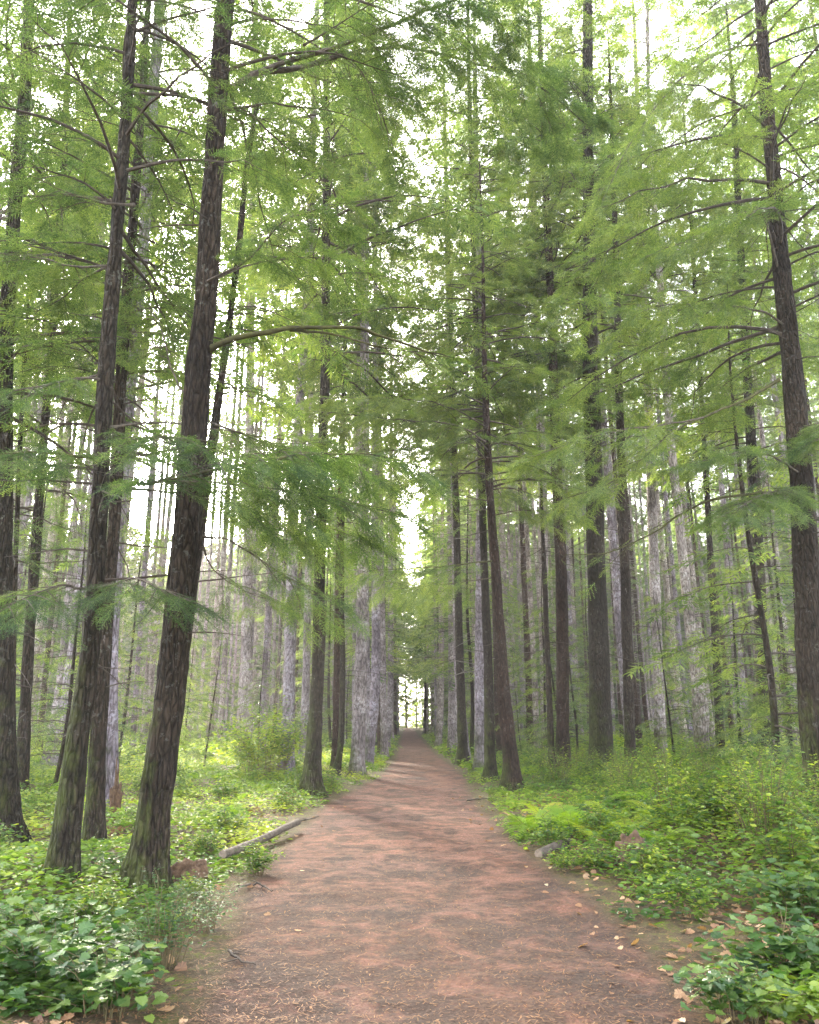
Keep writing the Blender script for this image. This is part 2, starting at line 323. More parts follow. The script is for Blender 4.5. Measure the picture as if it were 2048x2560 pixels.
def kite_proto(seed, twigs, wdt):
    r = np.random.RandomState(seed); V, Fc = [], []
    def kite(p, an, Lt, wd, z0, z1):
        d = np.array([math.cos(an), math.sin(an)]); q = np.array([-d[1], d[0]]); i0 = len(V)
        a_, b_, c_ = p + d * Lt * .45 + q * wd, p + d * Lt * .4 - q * wd, p + d * Lt
        V.extend([(*p, z0), (*b_, z0 + .5 * (z1 - z0)), (*c_, z1), (*a_, z0 + .5 * (z1 - z0) + .01)]); Fc.extend([(i0, i0 + 1, i0 + 2), (i0, i0 + 2, i0 + 3)])
    for k in range(twigs):
        t = .05 + .85 * (k + r.uniform(-.3, .3)) / twigs; s_ = 1 if k % 2 else -1
        kite(np.array([t, 0.]), R(r.uniform(40, 62) - 12 * t) * s_, (.46 * (1 - t) ** .75 + .08) * r.uniform(.7, 1.15), wdt * r.uniform(.7, 1.2), -.1 * t, -.1 * t + r.uniform(-.12, .03))
    kite(np.array([.55, 0.]), 0, .5, wdt, -.06, -.12)
    return np.array(V), np.array(Fc)
SP_HI = [spray_proto(s, 11, .042, .047, .028) for s in (1, 2, 3, 12)]
SP_MD = [spray_proto(s, 10, .065, .056, .042) for s in (4, 5, 6)]
SP_LO = [kite_proto(s, 10, .034) for s in (7, 8, 9)]
SP_XLO = [kite_proto(s, 7, .06) for s in (10, 11)]

def foliage(bw, bf, main, rng, protos, sl, sec_gap, spray_gap, sec_len, f0, droop, wmat=0, fmat=0, twr=.006, tint=.4, dens=1.0, sec_curve=6, hang=0.0):
    """side twigs and needle sprays along a limb. main (n,3)"""
    n = len(main); d = np.concatenate([[0], np.cumsum(np.linalg.norm(np.diff(main, axis=0), axis=1))]); Lm = d[-1]
    K = max(2, int(Lm * (1 - f0) / sec_gap))
    t = f0 + (1 - f0) * (np.arange(K) + rng.uniform(.1, .9, K)) / K; s_ = t * Lm
    p0 = np.stack([np.interp(s_, d, main[:, q]) for q in range(3)], 1)
    tg = nrm(np.stack([np.interp(s_, d, np.gradient(main[:, q])) for q in range(3)], 1))
    side = np.where(np.arange(K) % 2, 1., -1.) * np.where(rng.uniform(size=K) < .12, -1, 1)
    an = side * np.radians(rng.uniform(45, 80, K)) * (1 - .40 * t)
    h = nrm(tg * [1, 1, .35]); lat = nrm(np.cross(np.array([0, 0, 1.]), h))
    dirs = nrm(h * np.cos(an)[:, None] + lat * np.sin(an)[:, None] + np.array([0, 0, 1.]) * rng.uniform(-.12 - hang, .12, K)[:, None])
    shape = np.clip((t - f0) / (1 - f0), 0, 1); prof = np.minimum(1, .35 + 2.2 * shape) * (1 - .72 * shape ** 1.6)
    Ls = sec_len * prof * rng.uniform(.6, 1.2, K) + sl * .4
    uu = np.linspace(0, 1, sec_curve)
    C = p0[:, None] + dirs[:, None] * (Ls[:, None] * uu[None])[..., None]
    C[..., 2] -= droop * (Ls[:, None] ** 1.3) * uu[None] ** 2
    C[..., :2] += rng.normal(0, .02, (K, 1, 2)) * uu[None, :, None] * Ls[:, None, None] * 3
    C[:, :, 2] += rng.normal(0, .012, (K, sec_curve)) * Ls[:, None] * uu[None]
    v, f = tubes(C, (twr * (.5 + Ls / max(sec_len, .1) * .6))[:, None] * (1.05 - .85 * uu)[None], 3); bw.add(v, f, wmat)
    # sprays
    cnt = np.maximum(1, (Ls / spray_gap * dens).astype(int)); own = np.repeat(np.arange(K), cnt)
    M = len(own); us = rng.uniform(.08, 1.0, M); x = us * (sec_curve - 1); k0 = np.minimum(x.astype(int), sec_curve - 2); fr = (x - k0)[:, None]
    pos = C[own, k0] * (1 - fr) + C[own, k0 + 1] * fr; tan = nrm(C[own, k0 + 1] - C[own, k0])
    lat2 = nrm(np.cross(np.array([0, 0, 1.]), tan)); sg = np.where(rng.uniform(size=M) < .5, 1, -1) * np.radians(rng.uniform(25, 78, M)) * (1 - .35 * us)
    xd = tan * np.cos(sg)[:, None] + lat2 * np.sin(sg)[:, None]; xd[:, 2] -= rng.uniform(-.05, .30, M)
    # sprays at the twig ends and at the limb end
    pos = np.vstack([pos, C[:, -1], C[:, -2]]); xd = np.vstack([xd, C[:, -1] - C[:, -2], C[:, -1] - C[:, -2]]); own = np.r_[own, np.arange(K), np.arange(K)]
    keep = rng.uniform(size=len(pos)) < dens if dens < 1 else np.ones(len(pos), bool)
    pos, xd, own = pos[keep], xd[keep], own[keep]; M = len(pos)
    zd = np.array([0, 0, 1.]) + rng.normal(0, .30, (M, 3)); size = sl * rng.uniform(.55, 1.15, M)
    tn = np.clip(tint + rng.normal(0, .09, K)[own] + rng.normal(0, .07, M), 0, 1); pick = rng.randint(0, len(protos), M)
    for q, pr_ in enumerate(protos):
        k = pick == q; place(bf, pr_, pos[k], xd[k], zd[k], size[k], fmat, tn[k], .22)

def limb_curve(p0, az, L, rise, droop, rng, n=10):
    u = np.linspace(0, 1, n); C = np.zeros((n, 3)); az_ = az + rng.normal(0, .12) * u * 2
    C[:, 0] = p0[0] + np.cos(az_) * L * u; C[:, 1] = p0[1] + np.sin(az_) * L * u; C[:, 2] = p0[2] + L * (rise * u - droop * u ** 2)
    C[1:] += rng.normal(0, .012 * L, (n - 1, 3)) * u[1:, None]; return C

def trunk_buf(pts, rad, sides, rows, seed, bark=.016, flare=.55, flare_h=.35, fz=9.0, zst=.16, lobes=5):
    """pts (n,3) local, rad (n) -> Buf with ridged bark in the mesh"""
    S = spline(np.column_stack([pts, rad]), rows); P, r0 = S[:, :3], np.maximum(S[:, 3], .006)
    a = np.linspace(0, 2 * np.pi, sides, endpoint=False); rng = np.random.RandomState(seed)
    z = P[:, 2] - P[0, 2]; fl = flare * np.exp(-np.maximum(z, 0) / flare_h)
    ph = rng.uniform(0, 6.28); lob = 1 + .45 * np.sin(lobes * a + ph) + .3 * np.sin(3 * a + ph * 2)
    rr = r0[:, None] * (1 + fl[:, None] * lob[None])
    T = nrm(np.gradient(P, axis=0)); U = nrm(np.cross(T, np.array([0, 1., 0]))); W = np.cross(T, U)
    dirv = U[:, None] * np.cos(a)[None, :, None] + W[:, None] * np.sin(a)[None, :, None]
    base = P[:, None] + dirv * rr[..., None]
    q = base * np.array([fz, fz, fz * zst]) + seed
    rid = 1 - np.abs(noise(q, seed)) * 2; rid2 = noise(base * np.array([2.2, 2.2, 1.1]) + seed, seed + 1); rid3 = 1 - np.abs(noise(q * 2.3, seed + 7)) * 2
    d = bark * (rid + .5 * rid3 - .85) * np.minimum(1, r0 / .12)[:, None] + .05 * r0[:, None] * rid2
    V = base + dirv * d[..., None]
    i = np.arange(rows - 1)[:, None] * sides; j = np.arange(sides)[None]; jn = (j + 1) % sides
    bf = Buf(); bf.add(V.reshape(-1, 3), np.stack([i + j, i + jn, i + sides + jn, i + sides + j], -1).reshape(-1, 4)); return bf

def dead_twigs(buf, axis_fn, z0, z1, count, Lr, rng, rad=.008, m=0):
    z = rng.uniform(z0, z1, count); c, rr = axis_fn(z); az = rng.uniform(0, 6.28, count); L = rng.uniform(*Lr, count); u = np.linspace(0, 1, 5)
    d = np.stack([np.cos(az), np.sin(az), rng.uniform(-.35, .25, count)], 1)
    C = (c + d * (rr * .8)[:, None])[:, None] + d[:, None] * (L[:, None] * u)[..., None]
    C[..., 2] -= (.25 * L)[:, None] * u ** 2 * rng.uniform(-.4, 1, count)[:, None]; C += rng.normal(0, .02, C.shape) * (L[:, None] * u)[..., None]
    v, f = tubes(C, (rad * (.5 + L))[:, None] * (1.05 - .9 * u), 4); buf.add(v, f, m)

# ------------------------------------------------------------------ hero trees, each traced trunk standing at its own distance
HERO = {}
def hero_tree(key, label, Yd, pv, bark, H, seed, sides=40, crown=None, twigs=(0, 0, 0), flare=.65, bark_d=.014, cat='tree', name='conifer_tree', flare_h=.35):
    """pv: (vx, vy, width in v) from base upwards"""
    pts = np.array([at(x, y, Yd) for x, y, _ in pv]); rad = np.array([vw(w_, Yd) / 2 for *_, w_ in pv])
    base = pts[0].copy(); g0 = float(gz(base[0], base[1])); base[2] = g0 - .06; pts[0, 2] = min(pts[0, 2], g0 - .06)
    if pts[1, 2] <= pts[0, 2]: pts[1, 2] = pts[0, 2] + .3
    top = pts[-1]
    if H > top[2] + .5:                                   # the part above the frame
        d = nrm(pts[-1] - pts[-2]); k = (H - top[2]) / max(d[2], .3); rr = rad[-1]
        for q in (.35, .7, 1.0):
            pts = np.vstack([pts, top + d * k * q * np.array([.6, .6, 1])]); rad = np.r_[rad, max(rr * (1 - q), .012)]
    t = thing(name, label, cat, base, None); loc = pts - base
    rows = int(min(520, max(120, (pts[-1, 2] - pts[0, 2]) * (26 if Yd < 13 else 13))))
    bt = trunk_buf(loc, rad, sides, rows, seed, bark_d, flare, flare_h)
    zc = loc[:, 2]
    def ax(z): return np.stack([np.interp(z, zc, loc[:, 0]), np.interp(z, zc, loc[:, 1]), z], 1), np.interp(z, zc, rad)
    HERO[key] = (t, base, ax, Yd); rng = np.random.RandomState(seed + 50); 
    if twigs[0]: dead_twigs(bt, ax, twigs[1], twigs[2], twigs[0], (.2, 1.5), rng, .008, 1)
    bt.build('trunk', [bark, TWIG], t)
    if crown:
        z0, z1, nb, Lmax, dens, az0, az1, lod, tint = crown; bf = Buf(); nb = int(nb * (2.8 if lod != 'lo' else 3.0)); Lmax *= 1.12; dens *= {'hi': 1.9, 'md': 1.65, 'lo': 2.1}[lod]; z0 -= {'hi': .5, 'md': .8, 'lo': 2.0}[lod]
        pro, sl, sg, spg = {'hi': (SP_HI, .30, .17, .13), 'md': (SP_MD, .42, .21, .165), 'lo': (SP_LO, .50, .22, .16)}[lod]
        for k in range(nb):
            z = z0 + (z1 - z0) * (k + rng.uniform()) / nb; c, rr = ax(np.array([z])); az = rng.uniform(R(az0), R(az1))
            frac = (z - z0) / max(z1 - z0, .1); L = Lmax * rng.uniform(.5, 1.05) * (1 - .75 * frac ** 1.3)
            C = limb_curve(c[0], az, L, rng.uniform(.0, .35), rng.uniform(.2, .5), rng, 9)
            u = np.linspace(0, 1, 9); v, f = tubes(C[None], (.006 + .008 * L) * (1.02 - .9 * u)[None], 6); bf.add(v, f, 0)
            foliage(bf, bf, C, rng, pro, sl, sg, spg, .36 * L, rng.uniform(.18, .4), rng.uniform(.15, .4), 0, 1, .005, tint + .09 * (lod == 'lo') + rng.normal(0, .07), dens)
        bf.build('crown', [TWIG, NEEDLE], t, smooth=False)
    return t
BR_COUNT = [0]
def branch(key, pv, r0, leaf=1.0, sl=.34, f0=.2, seclen=.6, droop=.3, mossy=False, tint=.4, lod='hi', gap=None):
    """one limb of a hero tree. pv: (vx, vy, metres towards/away from the trunk)"""
    t, base, ax, Yd = HERO[key]; BR_COUNT[0] += 1; rng = np.random.RandomState(900 + BR_COUNT[0])
    P = np.array([at(x, y, Yd + d) for x, y, d in pv]) - base
    n = max(10, int(np.linalg.norm(np.diff(P, axis=0), axis=1).sum() / .09)); C = spline(P, n); u = np.linspace(0, 1, n)
    C += fbm(C * 2.5 + BR_COUNT[0], 77)[:, None] * np.array([.2, .3, 1.]) * .03 * np.minimum(1, u * 6)[:, None]
    rad = (r0 * (1 - .82 * u ** .8) + .12 * r0 * noise(C * 11, 5)); rad[0] *= 1.25
    bw = Buf(); v, f = tubes(C[None], np.maximum(rad, .003)[None], 9); bw.add(v, f)
    # small knots and broken side twigs
    K = max(3, int(n / 5)); k = rng.randint(1, n - 1, K); d = rng.normal(0, 1, (K, 3)); uu = np.linspace(0, 1, 4); L = rng.uniform(.04, .22, K)
    Ct = C[k][:, None] + nrm(d)[:, None] * (L[:, None] * uu)[..., None]; v, f = tubes(Ct, np.maximum(rad[k] * .3, .002)[:, None] * (1 - .8 * uu), 4); bw.add(v, f)
    sl *= .88; pro, sg, spg = {'hi': (SP_HI, .10, .085), 'md': (SP_MD, .14, .115), 'lo': (SP_LO, .2, .15)}[lod]
    bo = None
    if leaf > 0:
        bf = Buf(); foliage(bw, bf, C, rng, pro, sl, gap or sg, spg, seclen * 1.15, f0, droop, 0, 0, .006, tint, leaf * 2.1, 6, .35)
    bo = bw.build('branch', [LIMB_MOSS if mossy else LIMB], t)
    if leaf > 0: bf.build('needles', [NEEDLE], bo, smooth=False)

#HEROES#
hero_tree('T1', 'mossy conifer cut off by the left edge of the photo', 11.6, [(20, 1795, 55), (14, 1700, 48), (10, 1500, 42), (6, 1300, 40), (8, 1100, 37), (12, 750, 33), (22, 550, 33), (38, 350, 31), (52, 200, 29), (62, 0, 27)], BARK_MOSS, 22, 1,
          crown=(7.0, 21, 26, 3.2, .8, 0, 360, 'md', .42), twigs=(14, 2, 8))
hero_tree('T2', 'slim dark conifer curving up just right of the mossy edge tree', 16.3, [(40, 1715, 30), (48, 1600, 26), (58, 1400, 23), (75, 1150, 21), (98, 850, 19), (108, 750, 18), (118, 550, 17), (132, 400, 17), (140, 225, 15), (146, 60, 13)], BARK_DARK, 20, 2, 24,
          crown=(6.5, 19, 22, 2.8, .8, 0, 360, 'md', .5), twigs=(26, 1.5, 10))
hero_tree('T3', 'very thin dark stem between the two leftmost trunks', 14.0, [(22, 1740, 14), (28, 1400, 12), (32, 1200, 11), (42, 950, 10), (52, 760, 9), (60, 640, 6)], BARK_DARK, 10, 3, 16,
          crown=(5.0, 9.5, 9, 1.6, .7, 0, 360, 'md', .45), twigs=(16, 1, 7))
hero_tree('A', 'conifer with left leaning grey brown trunk and a broken stub at its foot', 8.4, [(127, 1905, 56), (140, 1760, 50), (165, 1558, 46), (192, 1343, 42), (210, 1058, 37), (225, 758, 37), (245, 500, 33), (262, 300, 30), (277, 50, 26), (280, 0, 25)], BARK_MOSS, 19, 4, 64,
          crown=(7.2, 18, 20, 2.6, .8, 0, 360, 'hi', .34), twigs=(18, 2.0, 7))
hero_tree('B', 'blackish trunk standing close behind the left leaning conifer', 11.2, [(190, 1812, 41), (197, 1760, 36), (207, 1558, 33), (220, 1343, 31), (240, 1100, 28), (257, 758, 28), (278, 500, 24), (300, 200, 18), (312, 20, 15)], BARK_DARK, 17, 5, 48,
          crown=(5.8, 16, 22, 2.6, .8, 0, 360, 'md', .45), twigs=(20, 1.5, 7))
hero_tree('C', 'pale lichen covered trunk seen behind the blackish one', 15.0, [(228, 1735, 36), (232, 1600, 32), (235, 1343, 31), (250, 1100, 30), (280, 758, 29), (303, 500, 27), (320, 250, 27), (334, 50, 26), (338, 0, 26)], BARK_GREY, 28, 6, 40,
          crown=(10, 27, 32, 3.8, .8, 0, 360, 'lo', .5), twigs=(16, 4, 10))
hero_tree('E', 'thin dark stem leaning out from behind the biggest left trunk', 12.0, [(328, 1768, 26), (345, 1690, 23), (378, 1450, 22), (415, 1180, 21), (455, 880, 20), (472, 758, 18), (500, 550, 15), (520, 350, 14), (545, 200, 11), (567, 55, 8)], BARK_DARK, 13.5, 7, 20, twigs=(16, 3, 12))
hero_tree('D', 'largest leaning trunk on the left with mossy flared foot', 8.5, [(298, 1900, 82), (312, 1800, 68), (340, 1600, 63), (360, 1458, 62), (380, 1258, 62), (400, 1038, 61), (420, 758, 55), (435, 600, 52), (452, 300, 50), (470, 60, 47), (475, 0, 46)], BARK_DARK, 22, 8, 84,
          crown=(9.5, 21, 16, 3.2, .7, 0, 360, 'hi', .34), twigs=(16, 2.0, 9), flare=.6, bark_d=.020, flare_h=.45)
hero_tree('F', 'dark mossy trunk standing at the left edge of the path', 19.8, [(655, 1680, 42), (657, 1640, 37), (665, 1500, 30), (671, 1350, 27), (674, 1180, 25), (680, 950, 24), (685, 750, 23), (687, 450, 20), (688, 150, 17), (689, 0, 16)], BARK_MOSS, 36, 9, 40,
          crown=(13, 35, 35, 4.4, .62, 0, 360, 'lo', .5), twigs=(30, 5, 18))
hero_tree('G', 'pale leaning trunk rising out of the round bush left of the path', 27.0, [(600, 1640, 34), (605, 1560, 29), (610, 1400, 26), (615, 1200, 24), (622, 1000, 23), (635, 800, 21), (652, 500, 18), (662, 200, 15), (668, 0, 13)], BARK_GREY, 38, 10, 28,
          crown=(20, 37, 35, 3.4, .8, 0, 360, 'lo', .5), twigs=(30, 3, 18))
hero_tree('H1', 'slim brownish trunk behind the mossy path edge tree', 28, [(706, 1632, 18), (708, 1500, 15), (712, 1250, 14), (718, 1000, 13), (728, 700, 12), (740, 350, 11), (748, 0, 9)], BARK_RED, 40, 11, 20, crown=(16, 39, 40, 3.4, .8, 0, 360, 'lo', .5), twigs=(30, 3, 18))
hero_tree('H2', 'slim mossy stem curving at its foot behind the path edge tree', 27, [(706, 1640, 16), (718, 1560, 13), (722, 1400, 12), (720, 1250, 11), (722, 1000, 10), (726, 800, 9)], BARK_MOSS, 22, 12, 20, crown=(14, 21, 14, 2.2, .8, 0, 360, 'lo', .5), twigs=(24, 3, 13))
hero_tree('I1', 'thick pale lilac grey trunk among the stand left of the far path', 40, [(772, 1600, 26), (770, 1450, 22), (766, 1200, 21), (762, 950, 19), (757, 600, 16), (750, 200, 12), (748, 0, 9)], BARK_GREY, 38, 13, 28, crown=(20, 37, 30, 4.2, .8, 0, 360, 'lo', .5), twigs=(40, 4, 20))
hero_tree('I2', 'straight pale trunk nearest the far path on its left side', 42, [(810, 1594, 16), (807, 1450, 14), (803, 1200, 14), (798, 950, 12), (790, 600, 10), (778, 200, 8), (772, 0, 6)], BARK_GREY, 44, 14, 24, crown=(20, 43, 45, 4.0, .8, 0, 360, 'lo', .5), twigs=(40, 4, 22))
hero_tree('I3', 'broad pale trunk in the middle of the left stand', 36, [(516, 1612, 29), (519, 1450, 25), (522, 1200, 23), (526, 900, 20), (530, 600, 18), (536, 200, 14), (540, 0, 12)], BARK_GREY, 38, 15, 28, crown=(24, 37, 26, 3.6, .8, 0, 360, 'lo', .5), twigs=(40, 4, 22))
hero_tree('J', 'young hemlock with slender curving trunk at the right edge of the path', 21.0, [(1082, 1668, 40), (1075, 1590, 32), (1060, 1450, 28), (1050, 1300, 24), (1040, 1150, 20), (1033, 1058, 18), (1025, 900, 17), (1020, 750, 13), (1017, 560, 8), (1010, 345, 3)], BARK_RED, 0, 16, 36,
          crown=(8.6, 18.2, 38, 3.1, .72, 0, 360, 'md', .70), twigs=(14, 2, 9))
hero_tree('J2', 'slim mottled trunk just behind the young hemlock by the path', 25, [(1033, 1640, 26), (1031, 1560, 22), (1028, 1400, 20), (1022, 1250, 18), (1014, 1000, 16), (1003, 700, 14), (992, 350, 12), (985, 0, 9)], BARK_MOSS, 41, 17, 28, crown=(13, 40, 48, 3.6, .8, 0, 360, 'lo', .5), twigs=(30, 3, 17))
hero_tree('K', 'thin almost black stem left of the reddish trunk', 24, [(1164, 1642, 17), (1160, 1550, 14), (1152, 1350, 12), (1146, 1200, 11), (1142, 1100, 8), (1139, 1000, 5)], BARK_DARK, 11, 18, 18, twigs=(24, 2, 10))
hero_tree('L', 'dark reddish trunk between the black stem and the thickest right trunk', 24.2, [(1186, 1645, 33), (1185, 1560, 29), (1185, 1400, 27), (1182, 1200, 26), (1173, 1000, 24), (1167, 850, 22), (1163, 700, 20), (1150, 400, 17), (1138, 100, 13), (1135, 0, 12)], BARK_RED, 34, 19, 32,
          crown=(15, 33, 32, 3.2, .8, 0, 360, 'lo', .52), twigs=(30, 3, 15))
hero_tree('M', 'thickest straight trunk on the right with a mossy foot', 23.6, [(1268, 1652, 58), (1266, 1590, 50), (1262, 1400, 44), (1255, 1150, 40), (1248, 900, 38), (1243, 750, 36), (1242, 600, 33), (1240, 450, 29), (1238, 200, 27), (1237, 0, 24)], BARK_MOSS, 39, 20, 48,
          crown=(14, 38, 43, 3.4, .75, 0, 360, 'lo', .55), twigs=(26, 3, 16), flare=.25)
hero_tree('N', 'slimmer brown trunk right beside the thickest right trunk', 24.4, [(1329, 1645, 26), (1327, 1580, 24), (1325, 1500, 23), (1318, 1250, 23), (1310, 1000, 18), (1303, 800, 18), (1298, 550, 15), (1290, 350, 11), (1284, 150, 8)], BARK_DARK, 27, 21, 32,
          crown=(11, 26, 32, 2.8, .8, 0, 360, 'md', .52), twigs=(30, 3, 13))
hero_tree('O', 'mottled pale trunk with an S bend and a dark burl near its foot', 26, [(1484, 1635, 28), (1478, 1560, 32), (1476, 1500, 33), (1468, 1430, 25), (1450, 1280, 22), (1436, 1150, 21), (1424, 1040, 19), (1410, 900, 19), (1400, 750, 18), (1385, 520, 16), (1375, 400, 14), (1366, 200, 11), (1363, 20, 9)], BARK_GREY, 36, 22, 32,
          crown=(17, 35, 29, 3, .8, 0, 360, 'lo', .52), twigs=(36, 4, 17), flare=.1)
hero_tree('P', 'thin dark trunk right of the S bent tree', 28, [(1519, 1625, 22), (1516, 1550, 18), (1507, 1350, 16), (1497, 1200, 14), (1487, 1000, 12), (1475, 800, 10), (1463, 600, 9), (1452, 400, 7)], BARK_DARK, 31, 23, 22,
          crown=(13, 30, 29, 2.4, .8, 0, 360, 'lo', .55), twigs=(40, 3, 15))
hero_tree('Q', 'mossy trunk half hidden by green sprays near the right edge', 28, [(1614, 1610, 40), (1612, 1540, 32), (1605, 1400, 28), (1595, 1150, 26), (1586, 1000, 24), (1572, 750, 20), (1556, 450, 16), (1544, 200, 12)], BARK_MOSS, 35, 24, 30,
          crown=(13, 34, 40, 3.2, .85, 0, 360, 'lo', .58), twigs=(30, 3, 15))
hero_tree('R', 'big scaly barked trunk at the right edge of the photo', 14.0, [(1738, 1760, 78), (1722, 1600, 60), (1712, 1500, 55), (1700, 1250, 54), (1690, 1050, 50), (1675, 850, 48), (1655, 650, 42), (1640, 500, 38), (1628, 350, 34), (1615, 220, 31), (1605, 60, 27), (1600, 0, 26)], BARK_DARK, 24, 25, 64,
          crown=(9.0, 23, 27, 4.0, .85, 0, 360, 'md', .6), twigs=(26, 3, 12), bark_d=.022)
hero_tree('S', 'pale trunk with reddish patches behind the S bent tree', 31, [(1392, 1606, 26), (1388, 1450, 22), (1378, 1200, 22), (1366, 850, 20), (1352, 500, 15), (1338, 100, 10)], BARK_GREY, 42, 26, 26, crown=(22, 41, 32, 3.2, .8, 0, 360, 'lo', .5), twigs=(40, 3, 20))
hero_tree('U', 'broad pale trunk between the young hemlock and the reddish trunk', 34, [(1150, 1596, 22), (1147, 1400, 21), (1142, 1000, 20), (1133, 750, 19), (1125, 450, 15), (1115, 100, 10)], BARK_GREY, 42, 27, 26, crown=(23, 41, 32, 3.2, .8, 0, 360, 'lo', .5), twigs=(40, 4, 22))
hero_tree('V', 'dark trunk with mossy foot right of the far path', 36, [(974, 1588, 24), (972, 1500, 19), (966, 1300, 17), (960, 1050, 15), (950, 700, 12), (938, 300, 9)], BARK_MOSS, 40, 28, 24, crown=(15, 39, 48, 4.0, .8, 0, 360, 'lo', .55), twigs=(40, 3, 14))

# limbs the photo shows
branch('A', [(205, 965, 0), (120, 956, -.5), (30, 955, -1.0), (-60, 965, -1.3)], .022, 1, .30, .1, .75, .2, True, .28)
branch('A', [(222, 955, 0), (300, 925, -.5), (380, 925, -1.1), (440, 950, -1.5)], .018, 1, .30, .15, .6, .25, False, .30)
branch('A', [(195, 1245, 0), (130, 1235, -.7), (50, 1262, -1.4), (-20, 1300, -1.8)], .016, 1, .28, .15, .6, .3, False, .26)
branch('A', [(198, 1240, 0), (270, 1222, -.7), (340, 1240, -1.2), (400, 1268, -1.5)], .016, 1, .28, .15, .55, .3, False, .26)
branch('A', [(235, 1025, 0), (300, 1018, -.3), (370, 1005, -.8), (460, 985, -.9), (560, 965, -.8), (680, 955, -.5), (800, 960, -.2), (890, 985, 0)], .026, 1, .34, .3, .95, .35, True, .34)
branch('A', [(340, 1012, -.5), (450, 1015, -.5), (580, 1030, -.2), (720, 1055, .1), (860, 1090, .4)], .014, 1, .34, .2, .75, .4, False, .42)
branch('A', [(283, 432, 0), (220, 428, -.3), (140, 405, -.7), (60, 370, -1.0)], .022, .7, .30, .35, .5, .3, False, .40)
branch('A', [(240, 560, 0), (160, 560, .3), (60, 540, .6), (-30, 530, .8)], .018, 1, .32, .2, .7, .3, False, .45)
branch('A', [(222, 800, 0), (150, 800, -.4), (60, 815, -.9), (-20, 830, -1.2)], .018, .9, .30, .2, .65, .3, False, .34)
branch('B', [(300, 345, 0), (345, 335, -.2), (380, 275, -.4), (430, 200, -.6), (465, 130, -.8)], .020, .6, .32, .3, .5, .4, False, .45)
branch('B', [(268, 610, 0), (330, 605, -.2), (375, 640, -.3), (420, 700, -.5)], .016, .35, .32, .35, .4, .4, False, .45)
branch('B', [(262, 700, 0), (310, 705, .2), (345, 760, .3), (385, 800, .5)], .014, .9, .32, .2, .55, .4, False, .5)
branch('D', [(428, 1130, 0), (480, 1136, -.2), (560, 1182, -.3), (630, 1228, -.2), (715, 1275, 0)], .016, .9, .32, .35, .6, .45, False, .45)
branch('D', [(428, 1150, 0), (450, 1200, .2), (500, 1240, .4), (560, 1260, .7)], .012, .9, .30, .3, .5, .4, False, .5)
branch('D', [(438, 737, 0), (480, 718, -.1), (560, 702, -.1), (640, 690, 0), (740, 692, .2), (850, 722, .5), (955, 757, .9)], .040, 0, .3, .5, .4, .4, True)
branch('D', [(610, 694, 0), (700, 706, .1), (790, 728, .3), (850, 738, .4), (940, 750, .6)], .020, .25, .3, .5, .4, .4, True, .55)
branch('D', [(488, 186, 0), (545, 155, .1), (640, 140, .3), (720, 115, .5), (840, 100, .8), (960, 122, 1.1), (1060, 150, 1.3), (1150, 192, 1.5), (1240, 265, 1.7)], .046, 1.05, .36, .38, 1.15, .45, False, .40)
branch('D', [(530, 160, .1), (600, 130, .1), (680, 108, 0), (760, 80, -.1), (860, 38, -.2), (960, 0, -.3), (1080, -50, -.3)], .042, 1.05, .36, .38, 1.1, .45, False, .34)
branch('D', [(500, 18, 0), (570, 40, .2), (640, 80, .5), (720, 130, .8), (790, 165, 1.0), (880, 205, 1.3)], .022, .5, .34, .3, .6, .5, False, .45)
branch('D', [(420, 600, 0), (470, 575, -.3), (525, 545, -.5), (595, 470, -.8), (660, 445, -1.0), (740, 432, -1.1)], .018, 1, .32, .25, .6, .35, False, .42)
branch('D', [(430, 600, 0), (520, 560, .2), (620, 545, .3), (700, 545, .4), (785, 585, .5)], .016, 1, .34, .3, .75, .4, False, .46)
branch('D', [(470, 228, 0), (520, 232, .2), (590, 300, .4), (650, 340, .6)], .020, .9, .34, .3, .6, .45, False, .48)
branch('D', [(415, 880, 0), (480, 900, .4), (560, 930, .8), (640, 930, 1.2)], .018, .9, .34, .3, .6, .3, False, .42)
branch('D', [(400, 830, 0), (370, 800, .4), (340, 690, .8), (310, 640, 1.2)], .016, .5, .34, .3, .5, .3, False, .55)
branch('D', [(700, 105, .4), (760, 150, .6), (800, 230, .7), (830, 320, .8)], .014, .9, .34, .2, .8, .5, False, .42)
branch('D', [(640, 95, 0), (700, 60, -.4), (780, 10, -.8), (860, -30, -1)], .016, 1, .34, .2, .8, .45, False, .40)
branch('A', [(235, 1025, 0), (330, 1012, -1.0), (430, 980, -1.6), (560, 955, -1.9), (690, 955, -2.0)], .016, 1, .32, .3, .8, .3, False, .34)
branch('A', [(235, 1025, 0), (360, 1035, .2), (500, 1062, .5), (640, 1100, .8), (780, 1135, 1.0)], .016, .9, .34, .35, .8, .4, False, .46)
branch('A', [(230, 900, 0), (330, 890, .3), (450, 905, .7), (580, 925, 1.0), (700, 930, 1.3)], .016, .9, .34, .4, .8, .35, False, .42)
branch('J', [(1026, 900, 0), (930, 852, -1.0), (800, 838, -2), (650, 840, -2.8)], .022, 1, .42, .2, 1.2, .35, False, .72, 'md')
branch('J', [(1034, 1000, 0), (940, 990, -.6), (830, 1010, -1.2), (720, 1040, -1.6)], .02, .9, .42, .2, 1.0, .4, False, .62, 'md')
branch('E', [(497, 645, 0), (545, 648, .1), (590, 665, .2), (650, 690, .4)], .018, .0)
branch('J', [(1028, 935, 0), (960, 895, -.8), (850, 885, -1.6), (700, 870, -2.4), (570, 860, -3.0)], .030, 1, .42, .15, 1.4, .3, False, .66, 'md')
branch('J', [(1030, 975, 0), (985, 935, -.4), (900, 940, -1), (780, 955, -1.6), (680, 980, -2)], .024, .9, .42, .3, 1.2, .35, False, .6, 'md')
